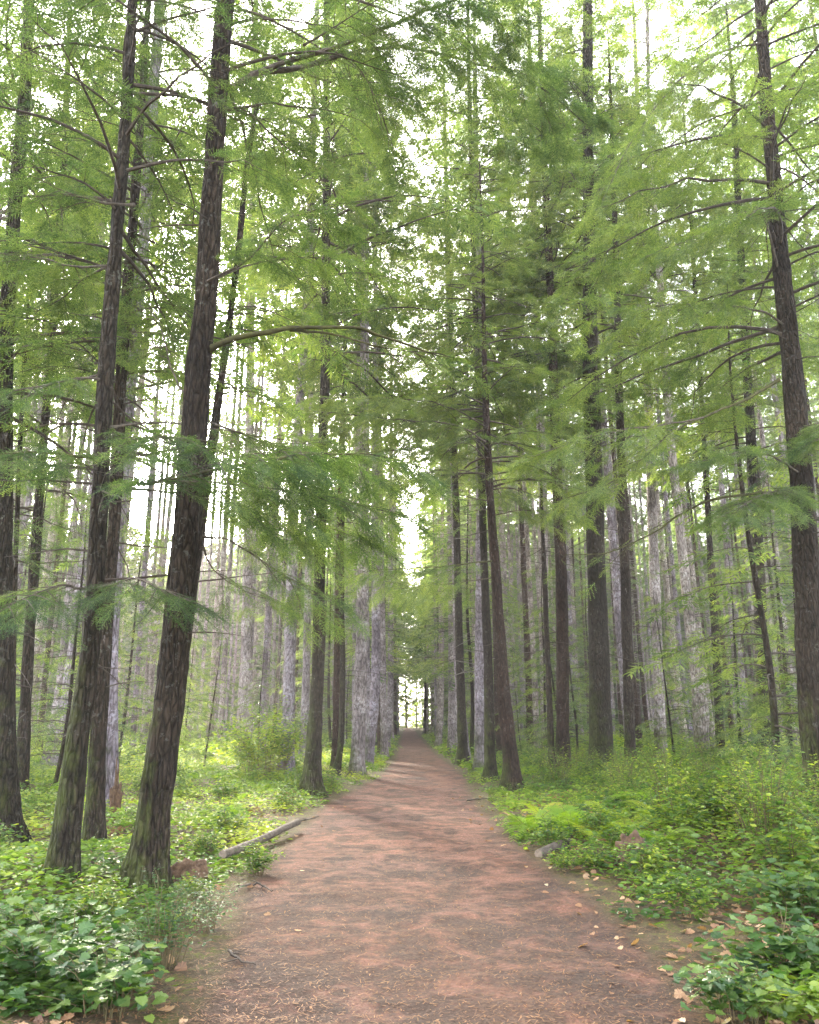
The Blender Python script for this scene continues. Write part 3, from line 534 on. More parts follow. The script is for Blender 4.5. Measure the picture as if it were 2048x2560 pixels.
branch('J', [(1034, 968, 0), (1008, 935, -.2), (975, 900, -.4), (940, 862, -.6), (905, 830, -.7)], .028, .15, .4, .5, .6, .4, True, .6, 'md')
branch('J', [(1046, 1180, 0), (960, 1190, -.6), (860, 1196, -1), (740, 1204, -1.4)], .026, .9, .42, .2, .9, .6, True, .60, 'md')
branch('J', [(1045, 1215, 0), (980, 1225, .4), (900, 1235, .8), (830, 1240, 1)], .018, 1, .42, .2, .8, .6, False, .66, 'md')
branch('J', [(1033, 1055, 0), (980, 1045, -.2), (925, 1030, -.4), (870, 1010, -.6)], .022, .4, .4, .5, .5, .5, False, .6, 'md')
branch('J', [(1040, 1085, 0), (1100, 1075, -.5), (1160, 1080, -1), (1220, 1090, -1.3)], .018, 1, .42, .1, .9, .3, False, .7, 'md')
branch('J', [(1028, 905, 0), (980, 905, -.2), (900, 895, -.4), (840, 885, -.6)], .02, .2, .4, .5, .5, .5, True, .6, 'md')
branch('R', [(1640, 800, 0), (1590, 830, -.3), (1540, 855, -.6), (1480, 880, -.9), (1420, 905, -1.2), (1360, 960, -1.5), (1280, 1020, -1.7), (1190, 1050, -1.8)], .036, .9, .38, .5, .9, .3, True, .72, 'md')
branch('R', [(1480, 880, -.9), (1400, 895, -1.3), (1300, 905, -1.6), (1210, 930, -1.8), (1120, 960, -2)], .020, 1, .38, .2, .9, .35, False, .72, 'md')
branch('R', [(1692, 1045, 0), (1600, 1038, -.4), (1500, 1052, -.8), (1430, 1085, -1), (1380, 1120, -1.1), (1290, 1160, -1.2), (1190, 1168, -1.3)], .034, .2, .38, .45, .7, .3, True, .62, 'md')
branch('R', [(1690, 1000, 0), (1620, 960, -.8), (1540, 955, -1.6), (1440, 985, -2.3)], .024, 1, .36, .15, .95, .25, False, .5, 'md')
branch('R', [(1690, 1040, 0), (1650, 1030, -1), (1590, 1050, -2), (1530, 1090, -2.6)], .022, 1, .34, .15, .85, .3, False, .45, 'hi')
branch('R', [(1685, 900, 0), (1740, 890, -1), (1760, 900, -1.8), (1720, 930, -2.6)], .022, 1, .34, .15, .8, .3, False, .45, 'hi')
branch('R', [(1648, 600, 0), (1600, 440, -.4), (1540, 470, -1), (1460, 500, -1.6), (1360, 540, -2)], .026, 1, .38, .2, .9, .5, False, .62, 'md')
branch('R', [(1608, 90, 0), (1520, 110, -.6), (1420, 180, -1.2), (1330, 300, -1.6), (1270, 420, -1.8)], .026, .55, .38, .2, 1.0, .6, False, .66, 'md')
branch('R', [(1660, 690, 0), (1600, 655, -.5), (1500, 640, -1), (1380, 645, -1.4), (1260, 660, -1.7)], .024, 1, .38, .3, 1.0, .45, False, .66, 'md')
branch('R', [(1628, 350, 0), (1680, 370, -.3), (1760, 440, -.5)], .03, .5, .38, .4, .6, .45, False, .5, 'md')
branch('M', [(1243, 500, 0), (1190, 470, -.4), (1140, 450, -.8), (1080, 440, -1.2)], .03, .25, .42, .4, .8, .4, True, .66, 'md')
branch('N', [(1305, 800, 0), (1350, 790, -.3), (1430, 760, -.6), (1500, 730, -1)], .03, .3, .42, .4, .8, .4, False, .6, 'md')
branch('N', [(1310, 825, 0), (1370, 820, -.2), (1460, 822, -.4), (1550, 822, -.6)], .022, .15, .42, .4, .6, .4, False, .6, 'md')
#FOREST#
# ------------------------------------------------------------------ the plantation behind: tall firs, bare below, green above
PROTO_TRUNK, PROTO_CROWN = [], []
for q in range(6):
    rng = np.random.RandomState(300 + q); H = 38.0; zz = np.array([-.1, .6, 4, 12, 22, 31, H]); lean = rng.normal(0, .045, (7, 2)).cumsum(0) * np.array([0, .2, 1, 1, 1, 1, 1])[:, None]
    rad = np.array([.205, .18, .16, .135, .098, .06, .012]) * rng.uniform(.85, 1.1); pts = np.column_stack([lean, zz])
    bt = trunk_buf(pts, rad, 22, 170, 310 + q, .014, .35, .4)
    def ax(z, pts=pts, rad=rad): return np.stack([np.interp(z, pts[:, 2], pts[:, 0]), np.interp(z, pts[:, 2], pts[:, 1]), z], 1), np.interp(z, pts[:, 2], rad)
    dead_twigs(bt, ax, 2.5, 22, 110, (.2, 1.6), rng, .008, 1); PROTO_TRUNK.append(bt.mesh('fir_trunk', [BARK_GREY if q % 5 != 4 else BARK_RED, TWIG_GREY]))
    bf = Buf(); nb = 62 if q < 5 else 30; z0 = 23.5 + rng.uniform(-2.5, 2) if q < 5 else 31.0
    for k in range(nb):
        z = z0 + (37.5 - z0) * (k + rng.uniform()) / nb; c, _ = ax(np.array([z])); fr = (z - z0) / (37.5 - z0)
        L = (3.6 * (1 - fr) ** .8 + .4) * rng.uniform(.55, 1.1) * min(1, .5 + fr * 3)
        C = limb_curve(c[0], rng.uniform(0, 6.28), L, rng.uniform(-.1, .25), rng.uniform(.1, .4), rng, 7); u = np.linspace(0, 1, 7)
        v, f = tubes(C[None], (.008 + .008 * L) * (1.02 - .9 * u)[None], 4); bf.add(v, f, 0)
        foliage(bf, bf, C, rng, SP_XLO, .55, .30, .20, .42 * L, .15, .2, 0, 1, .008, .5 + rng.normal(0, .1), 1.0, 4)
    for k in range(13):
        z = rng.uniform(7, z0); c, _ = ax(np.array([z])); L = rng.uniform(.6, 2.2); C = limb_curve(c[0], rng.uniform(0, 6.28), L, rng.uniform(-.1, .2), rng.uniform(.1, .4), rng, 7); u = np.linspace(0, 1, 7)
        v, f = tubes(C[None], (.006 + .006 * L) * (1.02 - .9 * u)[None], 4); bf.add(v, f, 0); foliage(bf, bf, C, rng, SP_LO, .42, .26, .22, .42 * L, .25, .25, 0, 1, .006, .62 + rng.normal(0, .1), .8, 4)
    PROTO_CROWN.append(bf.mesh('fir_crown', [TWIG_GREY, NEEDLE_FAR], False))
def copy_tree(q, x, y, s, rz, label, group):
    t = thing('fir_tree', label, 'tree', (x, y, float(gz(x, y))), group); t.rotation_euler = (random.gauss(0, .012), random.gauss(0, .012), rz); t.scale = (s * random.uniform(.8, 1.2),) * 2 + (s,)
    link('trunk', PROTO_TRUNK[q], t); link('crown', PROTO_CROWN[q], t); return t
random.seed(4)
taken = [(HERO[k][1][0], HERO[k][1][1]) for k in HERO]; firs = []
def try_fir(x, y, mind):
    if off_path(np.array(x), np.array(y)) < 1.0: return False
    return all((x - a) ** 2 + (y - c) ** 2 > mind ** 2 for a, c in taken)
EDGE = 12
for Y_, sd_ in ((91, -1), (104, 1), (121, -1), (28, -1), (30, 1), (63, 1), (75, -1), (33, -1), (37, 1), (43, -1), (47, 1), (55, -1)):
    x = float(pl(np.array(Y_)) - .8 if sd_ < 0 else pr(np.array(Y_)) + .8); taken.append((x, Y_)); firs.append((x, Y_))
tries = 0
while len(firs) < 262 and tries < 40000:
    tries += 1; y = 26 + 62 * random.random() ** .8; x = random.uniform(-1, 1) * (.56 * y + 3)
    if y < 32 and abs(x) < 10 and random.random() < .5: continue
    if -.36 < x / y < -.22 and random.random() < .2: continue          # the thin place the low sun shines through
    if try_fir(x, y, 2.0): taken.append((x, y)); firs.append((x, y))
for n_, (x, y) in enumerate(firs):
    left = x < pl(np.array(y))
    t = copy_tree(5 if -.40 < x / y < -.19 else random.randrange(5), x, y, random.uniform(.8, 1.08), random.uniform(0, 6.28),
              'one of the straight pale trunked firs in the stand ' + ('left' if left else 'right') + ' of the path', 'pale firs of the stand ' + ('left' if left else 'right') + ' of the path')
    if n_ < EDGE: t.scale = (t.scale[2] * .62, t.scale[2] * .62, t.scale[2]); t.children[1].scale = (2.3, 2.3, 1)
for x, y, sc_, q in [(-4.2, -3.5, .5, 0), (3.6, -2.5, .52, 1), (-3.2, -9, .6, 2), (5.2, -8, .58, 3), (0.5, -15, .6, 4), (-8, -6, .62, 1), (8.5, -5, .6, 0), (-6.5, 1.5, .5, 3), (7.0, 2.5, .5, 2)]:  # out-of-view firs, added to cast shade over the near path
    copy_tree(q, x, y, sc_, q * 1.7, 'one of the unseen firs added beside and behind the camera to shade the near path', 'unseen shading firs around the camera')
# beyond them the wood reads as one mass
b = Buf(); rng = np.random.RandomState(8); K = 800; yy = 88 + 90 * rng.uniform(size=K) ** .9; xx = rng.uniform(-1, 1, K) * (.56 * yy + 6)
ok = (off_path(xx, yy) > .9) | ((yy > 150) & (np.abs(xx) > 2.2)) | (yy > 166); xx, yy = xx[ok], yy[ok]; K = len(xx); hh = rng.uniform(24, 36, K); hh = np.where((xx / yy > -.36) & (xx / yy < -.22), hh * .75, hh); u = np.linspace(0, 1, 6)
C = np.stack([xx[:, None] + rng.normal(0, .4, K)[:, None] * u, yy[:, None] + 0 * u, hh[:, None] * u], -1); v, f = tubes(C, rng.uniform(.12, .23, K)[:, None] * (1.02 - .95 * u), 8); b.add(v, f, 0)
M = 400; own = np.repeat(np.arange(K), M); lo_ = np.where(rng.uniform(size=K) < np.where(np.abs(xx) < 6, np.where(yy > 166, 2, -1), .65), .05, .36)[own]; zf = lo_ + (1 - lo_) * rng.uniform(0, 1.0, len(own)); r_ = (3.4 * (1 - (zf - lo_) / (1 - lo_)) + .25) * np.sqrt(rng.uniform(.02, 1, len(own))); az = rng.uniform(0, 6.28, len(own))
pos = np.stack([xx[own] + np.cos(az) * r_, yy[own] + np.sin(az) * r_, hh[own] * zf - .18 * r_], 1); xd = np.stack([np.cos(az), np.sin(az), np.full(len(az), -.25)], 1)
pro = kite_proto(31, 5, .16); place(b, pro, pos, xd, np.array([0, 0, 1.]) + rng.normal(0, .3, pos.shape), rng.uniform(.8, 1.7, len(own)), 1, np.clip(rng.normal(.5, .12, len(own)) + .35 * (np.abs(xx[own]) < 7), 0, 1), .12)  # needles in the path corridor painted lighter, offsetting the shade on them
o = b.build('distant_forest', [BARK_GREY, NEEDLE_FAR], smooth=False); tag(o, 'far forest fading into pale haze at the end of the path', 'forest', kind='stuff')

# understorey hemlocks: thin young trees with green sprays down to the ground
PROTO_SAP = []
for q in range(6):
    rng = np.random.RandomState(500 + q); H = 9.0; pts = np.column_stack([rng.normal(0, .06, (5, 2)).cumsum(0), [-.1, 2, 4.5, 7, H]]); rad = np.array([.06, .05, .038, .022, .005])
    bt = trunk_buf(pts, rad, 12, 60, 520 + q, .004, .3, .2).mesh('sapling_trunk', [BARK_DARK]); bf = Buf()
    for k in range(46):
        zl = .8 if q < 4 else 2.6; z = zl + (8.8 - zl) * (k + rng.uniform()) / 46; c = np.array([np.interp(z, pts[:, 2], pts[:, 0]), np.interp(z, pts[:, 2], pts[:, 1]), z]); L = (2.1 * (1 - z / 9.2) ** .7 + .15) * rng.uniform(.5, 1.1)
        C = limb_curve(c, rng.uniform(0, 6.28), L, rng.uniform(0, .25), rng.uniform(.2, .45), rng, 7); u = np.linspace(0, 1, 7)
        v, f = tubes(C[None], (.004 + .007 * L) * (1.02 - .9 * u)[None], 4); bf.add(v, f, 0)
        foliage(bf, bf, C, rng, SP_LO, .48, .22, .17, .42 * L, .15, .25, 0, 1, .005, .6 + rng.normal(0, .08), .9, 5)
    PROTO_SAP.append((bt, bf.mesh('sapling_crown', [TWIG, NEEDLE], False)))
SAPS = [(120, 19, 7), (60, 22, 9), (430, 30, 5), (545, 29, 5), (330, 27, 7), (250, 30, 9), (870, 62, 9), (830, 60, 7), (905, 58, 6), (935, 40, 5), (1100, 30, 6), (1125, 33, 8), (1215, 28, 6),
        (1420, 27, 6), (1560, 25, 7), (1660, 24, 9), (1700, 20, 6), (1470, 33, 8), (1250, 36, 8), (390, 42, 7), (160, 36, 10),  (880, 75, 12), (850, 80, 12), (875, 95, 14), (842, 92, 13), (852, 108, 15), (872, 112, 15), (838, 70, 10), (900, 84, 13), (1640, 18, 12), (845, 46, 17), (885, 52, 19), (850, 66, 20), (880, 78, 22), (866, 112, 12), (830, 58, 18), (915, 44, 15), (780, 48, 12), (940, 52, 12)]
random.seed(9)
for k, (vx, Yd, H) in enumerate(SAPS):
    p = at(vx, 1600, Yd); left = vx < 860; x = p[0]
    if off_path(np.array(x), np.array(Yd)) < 3.8: x = (pl(np.array(Yd)) - (1.6 if H > 14 else 3.8)) if left else (pr(np.array(Yd)) + (1.6 if H > 14 else 3.8))
    t = thing('young_hemlock', 'one of the small leafy hemlocks growing under the firs ' + ('left' if left else 'right') + ' of the path', 'sapling', (float(x), Yd, float(gz(x, Yd))), 'small hemlocks under the firs ' + ('left' if left else 'right') + ' of the path')
    t.scale = (H / 9 * random.uniform(1, 1.25),) * 2 + (H / 9,); t.rotation_euler = (random.gauss(0, .03), random.gauss(0, .03), random.uniform(0, 6.28)); q = random.randrange(4) if H < 14 else 4 + k % 2
    link('trunk', PROTO_SAP[q][0], t); link('crown', PROTO_SAP[q][1], t)

#UNDERGROWTH#
# ------------------------------------------------------------------ undergrowth
LF_SIMPLE = (np.array([(0, 0, 0), (.42, -.27, .05), (.8, -.16, .03), (1, 0, -.06), (.8, .16, .03), (.42, .27, .05), (.5, 0, -.02)]), np.array([(0, 1, 6), (1, 2, 6), (2, 3, 6), (3, 4, 6), (4, 5, 6), (5, 0, 6)]))
def lobed():
    V = [(0, 0, 0)]; out = [(.05, -.18), (.02, -.34), (.22, -.40), (.30, -.50), (.42, -.38), (.62, -.42), (.68, -.28), (.85, -.2), (1, 0)]
    out = out + [(x, -y) for x, y in out[-2::-1]]
    for k, (x, y) in enumerate(out): V.append((x, y, .10 * abs(y) - .10 * x * x + (.02 if k % 2 else -.02)))
    V.append((.45, 0, -.05)); n = len(out); c = n + 1
    return np.array(V), np.array([(0, 1, c)] + [(k, k + 1, c) for k in range(1, n)] + [(n, 0, c)])
LF_LOBED = lobed()
def shrub(seed, h, r, stems, per, size, proto, tint, upright=.6):
    rng = np.random.RandomState(seed); bs, bl = Buf(), Buf(); n = 6; u = np.linspace(0, 1, n)
    az = rng.uniform(0, 6.28, stems); rr = r * np.sqrt(rng.uniform(.05, 1, stems)); hh = h * rng.uniform(.45, 1.05, stems) * (1 - .35 * (rr / r) ** 2)
    b0 = np.stack([np.cos(az) * rr * .35, np.sin(az) * rr * .35, np.zeros(stems) - .03], 1); tip = np.stack([np.cos(az) * rr, np.sin(az) * rr, hh], 1)
    C = b0[:, None] * (1 - u)[None, :, None] + tip[:, None] * u[None, :, None]; C[..., :2] *= (1 - .25 * np.sin(np.pi * u))[None, :, None]; C[..., 2] += (.16 * hh)[:, None] * np.sin(np.pi * u)
    C += rng.normal(0, .018, C.shape) * u[None, :, None]
    v, f = tubes(C, np.full(stems, .005)[:, None] * (1.1 - .8 * u), 4); bs.add(v, f)
    own = np.repeat(np.arange(stems), per); M = len(own); t = rng.uniform(.22, 1, M) ** .75; x = t * (n - 1); k = np.minimum(x.astype(int), n - 2); fr = (x - k)[:, None]
    pos = C[own, k] * (1 - fr) + C[own, k + 1] * fr; a2 = rng.uniform(0, 6.28, M); rad_ = rng.uniform(.01, .11, M)
    xd = np.stack([np.cos(a2), np.sin(a2), rng.uniform(-.35, .35, M)], 1); pos = pos + xd * rad_[:, None]; zd = np.array([0, 0, 1.]) + rng.normal(0, .35, (M, 3))
    place(bl, proto, pos, xd, zd, size * rng.uniform(.6, 1.25, M), 0, np.clip(tint + rng.normal(0, .13, stems)[own] + rng.normal(0, .13, M), 0, .98)); return bs, bl
def fern(seed, L, fronds, tint, spread=1.0):
    rng = np.random.RandomState(seed); bs, bl = Buf(), Buf(); n = 9; u = np.linspace(0, 1, n)
    pinn = spray_proto(seed, 14, .20, .10, .16); pinn = (pinn[0] * np.array([1, .36, 1]), pinn[1])
    for q in range(fronds):
        az = q * 2.4 + rng.uniform(-.3, .3); l = L * rng.uniform(.7, 1.1); el_ = rng.uniform(.5, 1.0)
        C = np.stack([np.cos(az) * l * u * .75 * spread, np.sin(az) * l * u * .75 * spread, l * (el_ * u - .75 * u ** 2 * rng.uniform(.7, 1.1))], 1); C[:, :2] += rng.normal(0, .01, 2) * u[:, None]
        v, f = tubes(C[None], .004 * (1.1 - u)[None], 4); bs.add(v, f)
        K = 21; t = np.linspace(.14, .99, K); x = t * (n - 1); k = np.minimum(x.astype(int), n - 2); fr = (x - k)[:, None]; pos = C[k] * (1 - fr) + C[k + 1] * fr; tan = nrm(C[k + 1] - C[k])
        lat = nrm(np.cross(np.array([0, 0, 1.]), tan)); nr = np.cross(tan, lat); pl_ = .34 * l * np.minimum(1, (t + .12) * 2.2) * (1 - t) ** .8 + .012
        for s_ in (1, -1):
            xd = lat * s_ * .9 + tan * .45; place(bl, pinn, pos, xd, nr + rng.normal(0, .08, (K, 3)), pl_ * rng.uniform(.9, 1.1, K), 0, np.clip(tint + rng.normal(0, .04, K), 0, 1))
    return bs, bl
def protoset(bufs, names, mats): return [(a.mesh(names[0], [STEM]), l.mesh(names[1], [mats], False)) for a, l in bufs]
P_SALAL = protoset([shrub(700 + q, .75, .55, 32, 20, .095, LF_SIMPLE, .5) for q in range(5)], ('shrub_stems', 'shrub_foliage'), LEAF)
P_HUCK = protoset([shrub(720 + q, 1.25, .7, 46, 26, .055, LF_SIMPLE, .55) for q in range(3)], ('bush_stems', 'bush_foliage'), LEAF)
P_GREY = protoset([shrub(735 + q, 1.1, .7, 46, 30, .045, LF_SIMPLE, .30) for q in range(2)], ('bush_stems', 'bush_foliage'), GLOSSLEAF)
P_BIG = protoset([shrub(740 + q, .50, .55, 26, 13, .088, LF_LOBED, .45) for q in range(3)], ('bramble_stems', 'bramble_leaves'), GLOSSLEAF)
P_FERN = protoset([fern(760 + q, .85, 9 + q, .5) for q in range(3)], ('fern_stalks', 'fern_fronds'), FERN)
P_GOLD = protoset([fern(770 + q, .8, 7 + q, .78) for q in range(2)], ('fern_stalks', 'fern_fronds'), FERN)
def plant(name, label, cat, protos, q, x, y, s, rz, group=None, parts=('stems', 'foliage'), sz=1.0):
    t = thing(name, label, cat, (x, y, float(gz(x, y)) - .01), group); t.scale = (s, s, s * sz); t.rotation_euler = (0, 0, rz)
    link(parts[0], protos[q][0], t); link(parts[1], protos[q][1], t); return t
random.seed(21)
def scatter(n, xr, yr, lo, hi, mind=.0):
    out, k = [], 0
    while len(out) < n and k < n * 60:
        k += 1; y = yr[0] + (yr[1] - yr[0]) * random.random(); x = random.uniform(*xr) if not callable(xr) else xr(y)
        o = float(off_path(np.array(x), np.array(y)))
        if not lo <= o <= hi: continue
        if abs(x) > .56 * y + 1.2: continue
        if any((x - a) ** 2 + (y - c) ** 2 < .25 for a, c in taken): continue
        if mind and any((x - a) ** 2 + (y - c) ** 2 < mind ** 2 for a, c in out): continue
        out.append((x, y))
    return out
for x, y in scatter(150, (1, 16), (7, 30), .35, 14, .42):
    plant('salal_shrub', 'one of the leafy green shrubs crowding the right side of the path', 'shrub', P_SALAL, random.randrange(5), x, y, random.uniform(.7, 1.25) * (1 if y < 12.5 else .62) * min(1.3, .45 + .22 * float(off_path(np.array(x), np.array(y)))), random.uniform(0, 6.28), 'leafy shrubs right of the path')
for x, y in scatter(72, (-16, -1), (10.5, 32), .35, 14, .6):
    plant('salal_shrub', 'one of the low leafy shrubs on the bright ground left of the path', 'shrub', P_SALAL, random.randrange(5), x, y, random.uniform(.45, .85), random.uniform(0, 6.28), 'leafy shrubs left of the path')
for x, y in scatter(40, (2, 14), (7, 26), 2.2, 12, .9):
    plant('huckleberry_bush', 'one of the small leaved twiggy bushes among the right hand shrubs', 'bush', P_HUCK, random.randrange(3), x, y, random.uniform(.6, 1.0), random.uniform(0, 6.28), 'twiggy bushes right of the path')
for x, y in scatter(70, (-16, -1), (12, 34), .6, 14, .6):
    plant('fern', 'one of the yellow green ferns on the bright floor left of the path', 'fern', P_FERN, random.randrange(3), x, y, random.uniform(.55, 1.0), random.uniform(0, 6.28), 'ferns left of the path', ('stalks', 'fronds'))
for x, y in scatter(48, (1, 14), (8, 32), .6, 12, .7):
    plant('fern', 'one of the ferns growing between the shrubs right of the path', 'fern', P_FERN, random.randrange(3), x, y, random.uniform(.6, 1.0), random.uniform(0, 6.28), 'ferns right of the path', ('stalks', 'fronds'))
for x, y in scatter(16, (3.0, 8), (6.5, 13), 2.2, 7, .7):
    plant('huckleberry_bush', 'one of the tall dense bushes banked along the right edge of the photo', 'bush', P_HUCK, random.randrange(3), x, y, random.uniform(.85, 1.2), random.uniform(0, 6.28), 'tall bushes at the right edge')
P_DEAD = protoset([fern(780, .6, 7, .25)], ('fern_stalks', 'fern_fronds'), DEADLEAF)
for x, y in scatter(12, (-9, -1.5), (11, 20), .5, 6, .8) + scatter(7, (2, 8), (9, 18), .6, 4, .8):
    plant('withered_fern', 'one of the withered orange brown ferns lying among the green plants', 'fern', P_DEAD, 0, x, y, random.uniform(.6, 1.0), random.uniform(0, 6.28), 'withered ferns', ('stalks', 'fronds'))
# plants one can point at
gp = lambda vx, vy: gnd(vx, vy)[:2]
for vx, vy, s, lab in [(1250, 1785, 1.0, 'bright yellow green fern arching over the cut log right of the path'), (1165, 1770, .8, 'golden tipped fern at the path end of the cut log'), (1320, 1790, .9, 'tall yellow green fern just behind the crumbling stump')]:
    x, y = gp(vx, vy); plant('fern', lab, 'fern', P_GOLD, 0 if s >= .9 else 1, x, y, s, vx, None, ('stalks', 'fronds'))
P_ROUND = protoset([shrub(790, 2.5, 1.7, 110, 40, .11, LF_SIMPLE, .62)], ('bush_stems', 'bush_foliage'), LEAF)
for q, (vx, vy) in enumerate([(1150, 1738), (1205, 1768), (1290, 1752), (1345, 1725), (1395, 1775), (1120, 1760)]):
    x, y = gp(vx, vy); plant('fern', 'one of the bright arching ferns clustered round the sawn log right of the path', 'fern', P_FERN if q % 2 else P_GOLD, q % 2, x, y, 1.15, q * 1.3, 'bright ferns by the sawn log', ('stalks', 'fronds'), 1.2)
x, y = at(560, 1600, 25.0)[:2]; plant('rounded_bush', 'tall rounded leafy bush around the foot of the pale leaning trunk', 'bush', P_ROUND, 0, x, y, 1.0, .4, None)
for vx, vy, s, q, lab in [(110, 2080, 1.0, 0, 'broad leaved glossy bramble in the bottom left corner'), (230, 2140, .85, 1, 'glossy bramble beside the path at the bottom left'), (40, 2000, .7, 2, 'small bramble at the left edge below the leaning trunks')]:
    x, y = gp(vx, vy); plant('bramble', lab, 'bramble', P_BIG, q, x, y, s, q * 2.0, None, ('stems', 'leaves'))
for vx, vy, s, q, lab in [(330, 2030, .8, 1, 'fine leaved grey green bush between the bramble and the path'), (420, 1960, .6, 2, 'low fine leaved bush spilling onto the left path edge')]:
    x, y = gp(vx, vy); plant('huckleberry_bush', lab, 'bush', P_GREY, q - 1, x, y, s, q * 1.3, None, sz=.7)
for vx, vy, s, q, lab in [(405, 1900, .36, 1, 'small leafy shrub growing in front of the reddish rotten stump'), (1190, 1835, .42, 2, 'small leafy shrub in front of the sawn log end'), (1255, 1835, .45, 0, 'low shrub between the sawn log and the crumbling stump'), (540, 1840, .55, 3, 'leafy shrub in front of the bark stripped log'), (440, 1740, .5, 1, 'leafy shrub sprouting behind the rotten stump on the left'), (200, 1950, .5, 4, 'small shrub at the foot of the left leaning trunk')]:
    x, y = gp(vx, vy); plant('salal_shrub', lab, 'shrub', P_SALAL, q, x, y, s, q * 1.7, None)
for vx, vy, s, q, lab in [(1650, 2060, .9, 0, 'broad glossy bramble at the right edge near the camera'), (1560, 2150, .7, 1, 'low bramble among fallen leaves in the bottom right corner'), (1690, 1950, .95, 2, 'tall bramble at the right edge above the corner one')]:
    x, y = gp(vx, vy); plant('bramble', lab, 'bramble', P_BIG, q, x, y, s, q * 1.1 + 1, None, ('stems', 'leaves'))

# ground cover nobody could count: small leaves over the floor, far undergrowth, needles, fallen leaves, twigs
def spots(n, yr, lo, hi, seed, pw=1.0, wide=None):
    rng = np.random.RandomState(seed); y = yr[0] + (yr[1] - yr[0]) * rng.uniform(size=n) ** pw; x = rng.uniform(-1, 1, n) * (.54 * y + 1.5) if wide is None else rng.uniform(wide[0], wide[1], n)
    o = off_path(x, y); k = (o > lo) & (o < hi); return x[k], y[k], o[k], rng
b = Buf(); x, y, o, rng = spots(190000, (5, 36), .05, 40, 1, 1.3)
p = np.stack([x, y, 0 * x], 1); k = (fbm(p * .8, 31) + .35 * np.clip(o, 0, 1.5) > -.25 + .35 * ((x < 0) & (y < 22)) + .5 * (rng.uniform(size=len(x)) - .5) + .6 * (o < .35)); x, y, o = x[k], y[k], o[k]; M = len(x)
az = rng.uniform(0, 6.28, M); hgt = rng.uniform(.02, .28, M) * np.clip(.25 + o * .5, 0, 1) * np.where((x < 0) & (y < 11.5), .4, 1); xd = np.stack([np.cos(az), np.sin(az), rng.uniform(-.3, .3, M)], 1)
tn = np.clip(.5 + .14 * (x < 0) - .30 * (y < 11) * (x < 0) + .25 * fbm(np.stack([x, y, 0 * x], 1) * .5, 44) + rng.normal(0, .1, M), 0, .98)
place(b, LF_SIMPLE, np.stack([x, y, gz(x, y) + hgt], 1), xd, np.array([0, 0, 1.]) + rng.normal(0, .35, (M, 3)), rng.uniform(.03, .115, M), 0, tn)
tag(b.build('ground_cover', [LEAF], smooth=False), 'low leafy ground cover on the forest floor beside the path', 'ground cover', kind='stuff')
b = Buf(); x, y, o, rng = spots(150000, (30, 100), .3, 80, 2, .9); M = len(x); bump = np.clip(.5 + .6 * fbm(np.stack([x, y, 0 * x], 1) * .25, 61), .05, 1.2); az = rng.uniform(0, 6.28, M)
tn = np.clip(.6 + .25 * fbm(np.stack([x, y, 0 * x], 1) * .3, 45) + rng.normal(0, .1, M), 0, .98)
place(b, LF_SIMPLE, np.stack([x, y, gz(x, y) + .03 + rng.uniform(size=M) * bump * np.clip(.3 + o * .4, 0, 1)], 1), np.stack([np.cos(az), np.sin(az), rng.uniform(-.4, .3, M)], 1), np.array([0, 0, 1.]) + rng.normal(0, .4, (M, 3)), rng.uniform(.10, .24, M), 0, tn)
tag(b.build('undergrowth', [LEAF], smooth=False), 'far undergrowth of mixed green plants under the firs', 'undergrowth', kind='stuff')
b = Buf(); x, y, o, rng = spots(80000, (4.6, 24), -9, 1.3, 3, 1.6); M = len(x); az = rng.uniform(0, 6.28, M); L_ = rng.uniform(.012, .05, M)
d = np.stack([np.cos(az), np.sin(az), rng.normal(0, .15, M)], 1); c = np.stack([x, y, gz(x, y) + .010 + rng.uniform(0, .006, M)], 1); e = np.cross(d, np.array([0, 0, 1.])) * rng.uniform(.0015, .005, M)[:, None]
V = np.stack([c - d * L_[:, None] / 2 - e, c + d * L_[:, None] / 2 - e * .4, c + d * L_[:, None] / 2 + e * .4, c - d * L_[:, None] / 2 + e], 1)
b.add(V.reshape(-1, 3), np.arange(M * 4).reshape(-1, 4), 0, np.clip(rng.normal(.16, .15, M), 0, .75))
tag(b.build('needle_litter', [DEADLEAF], smooth=False), 'brown needles and bits of twig strewn over the path', 'needle litter', kind='stuff')
b = Buf(); x, y, o, rng = spots(16000, (4.8, 20), -.5, 3, 4, 1.2); k = (rng.uniform(size=len(x)) < np.where(x > 0, .8, .22)) & (rng.uniform(size=len(x)) < np.clip(.2 + o, .12, 1)); x, y = x[k], y[k]; M = len(x); az = rng.uniform(0, 6.28, M)
place(b, LF_LOBED, np.stack([x, y, gz(x, y) + .02], 1), np.stack([np.cos(az), np.sin(az), rng.normal(0, .2, M)], 1), np.array([0, 0, 1.]) + rng.normal(0, .35, (M, 3)), rng.uniform(.03, .09, M), 0, np.clip(rng.normal(.42, .2, M), 0, .93), .05)
tag(b.build('fallen_leaves', [DEADLEAF], smooth=False), 'curled brown fallen leaves along the path edges', 'fallen leaves', kind='stuff')

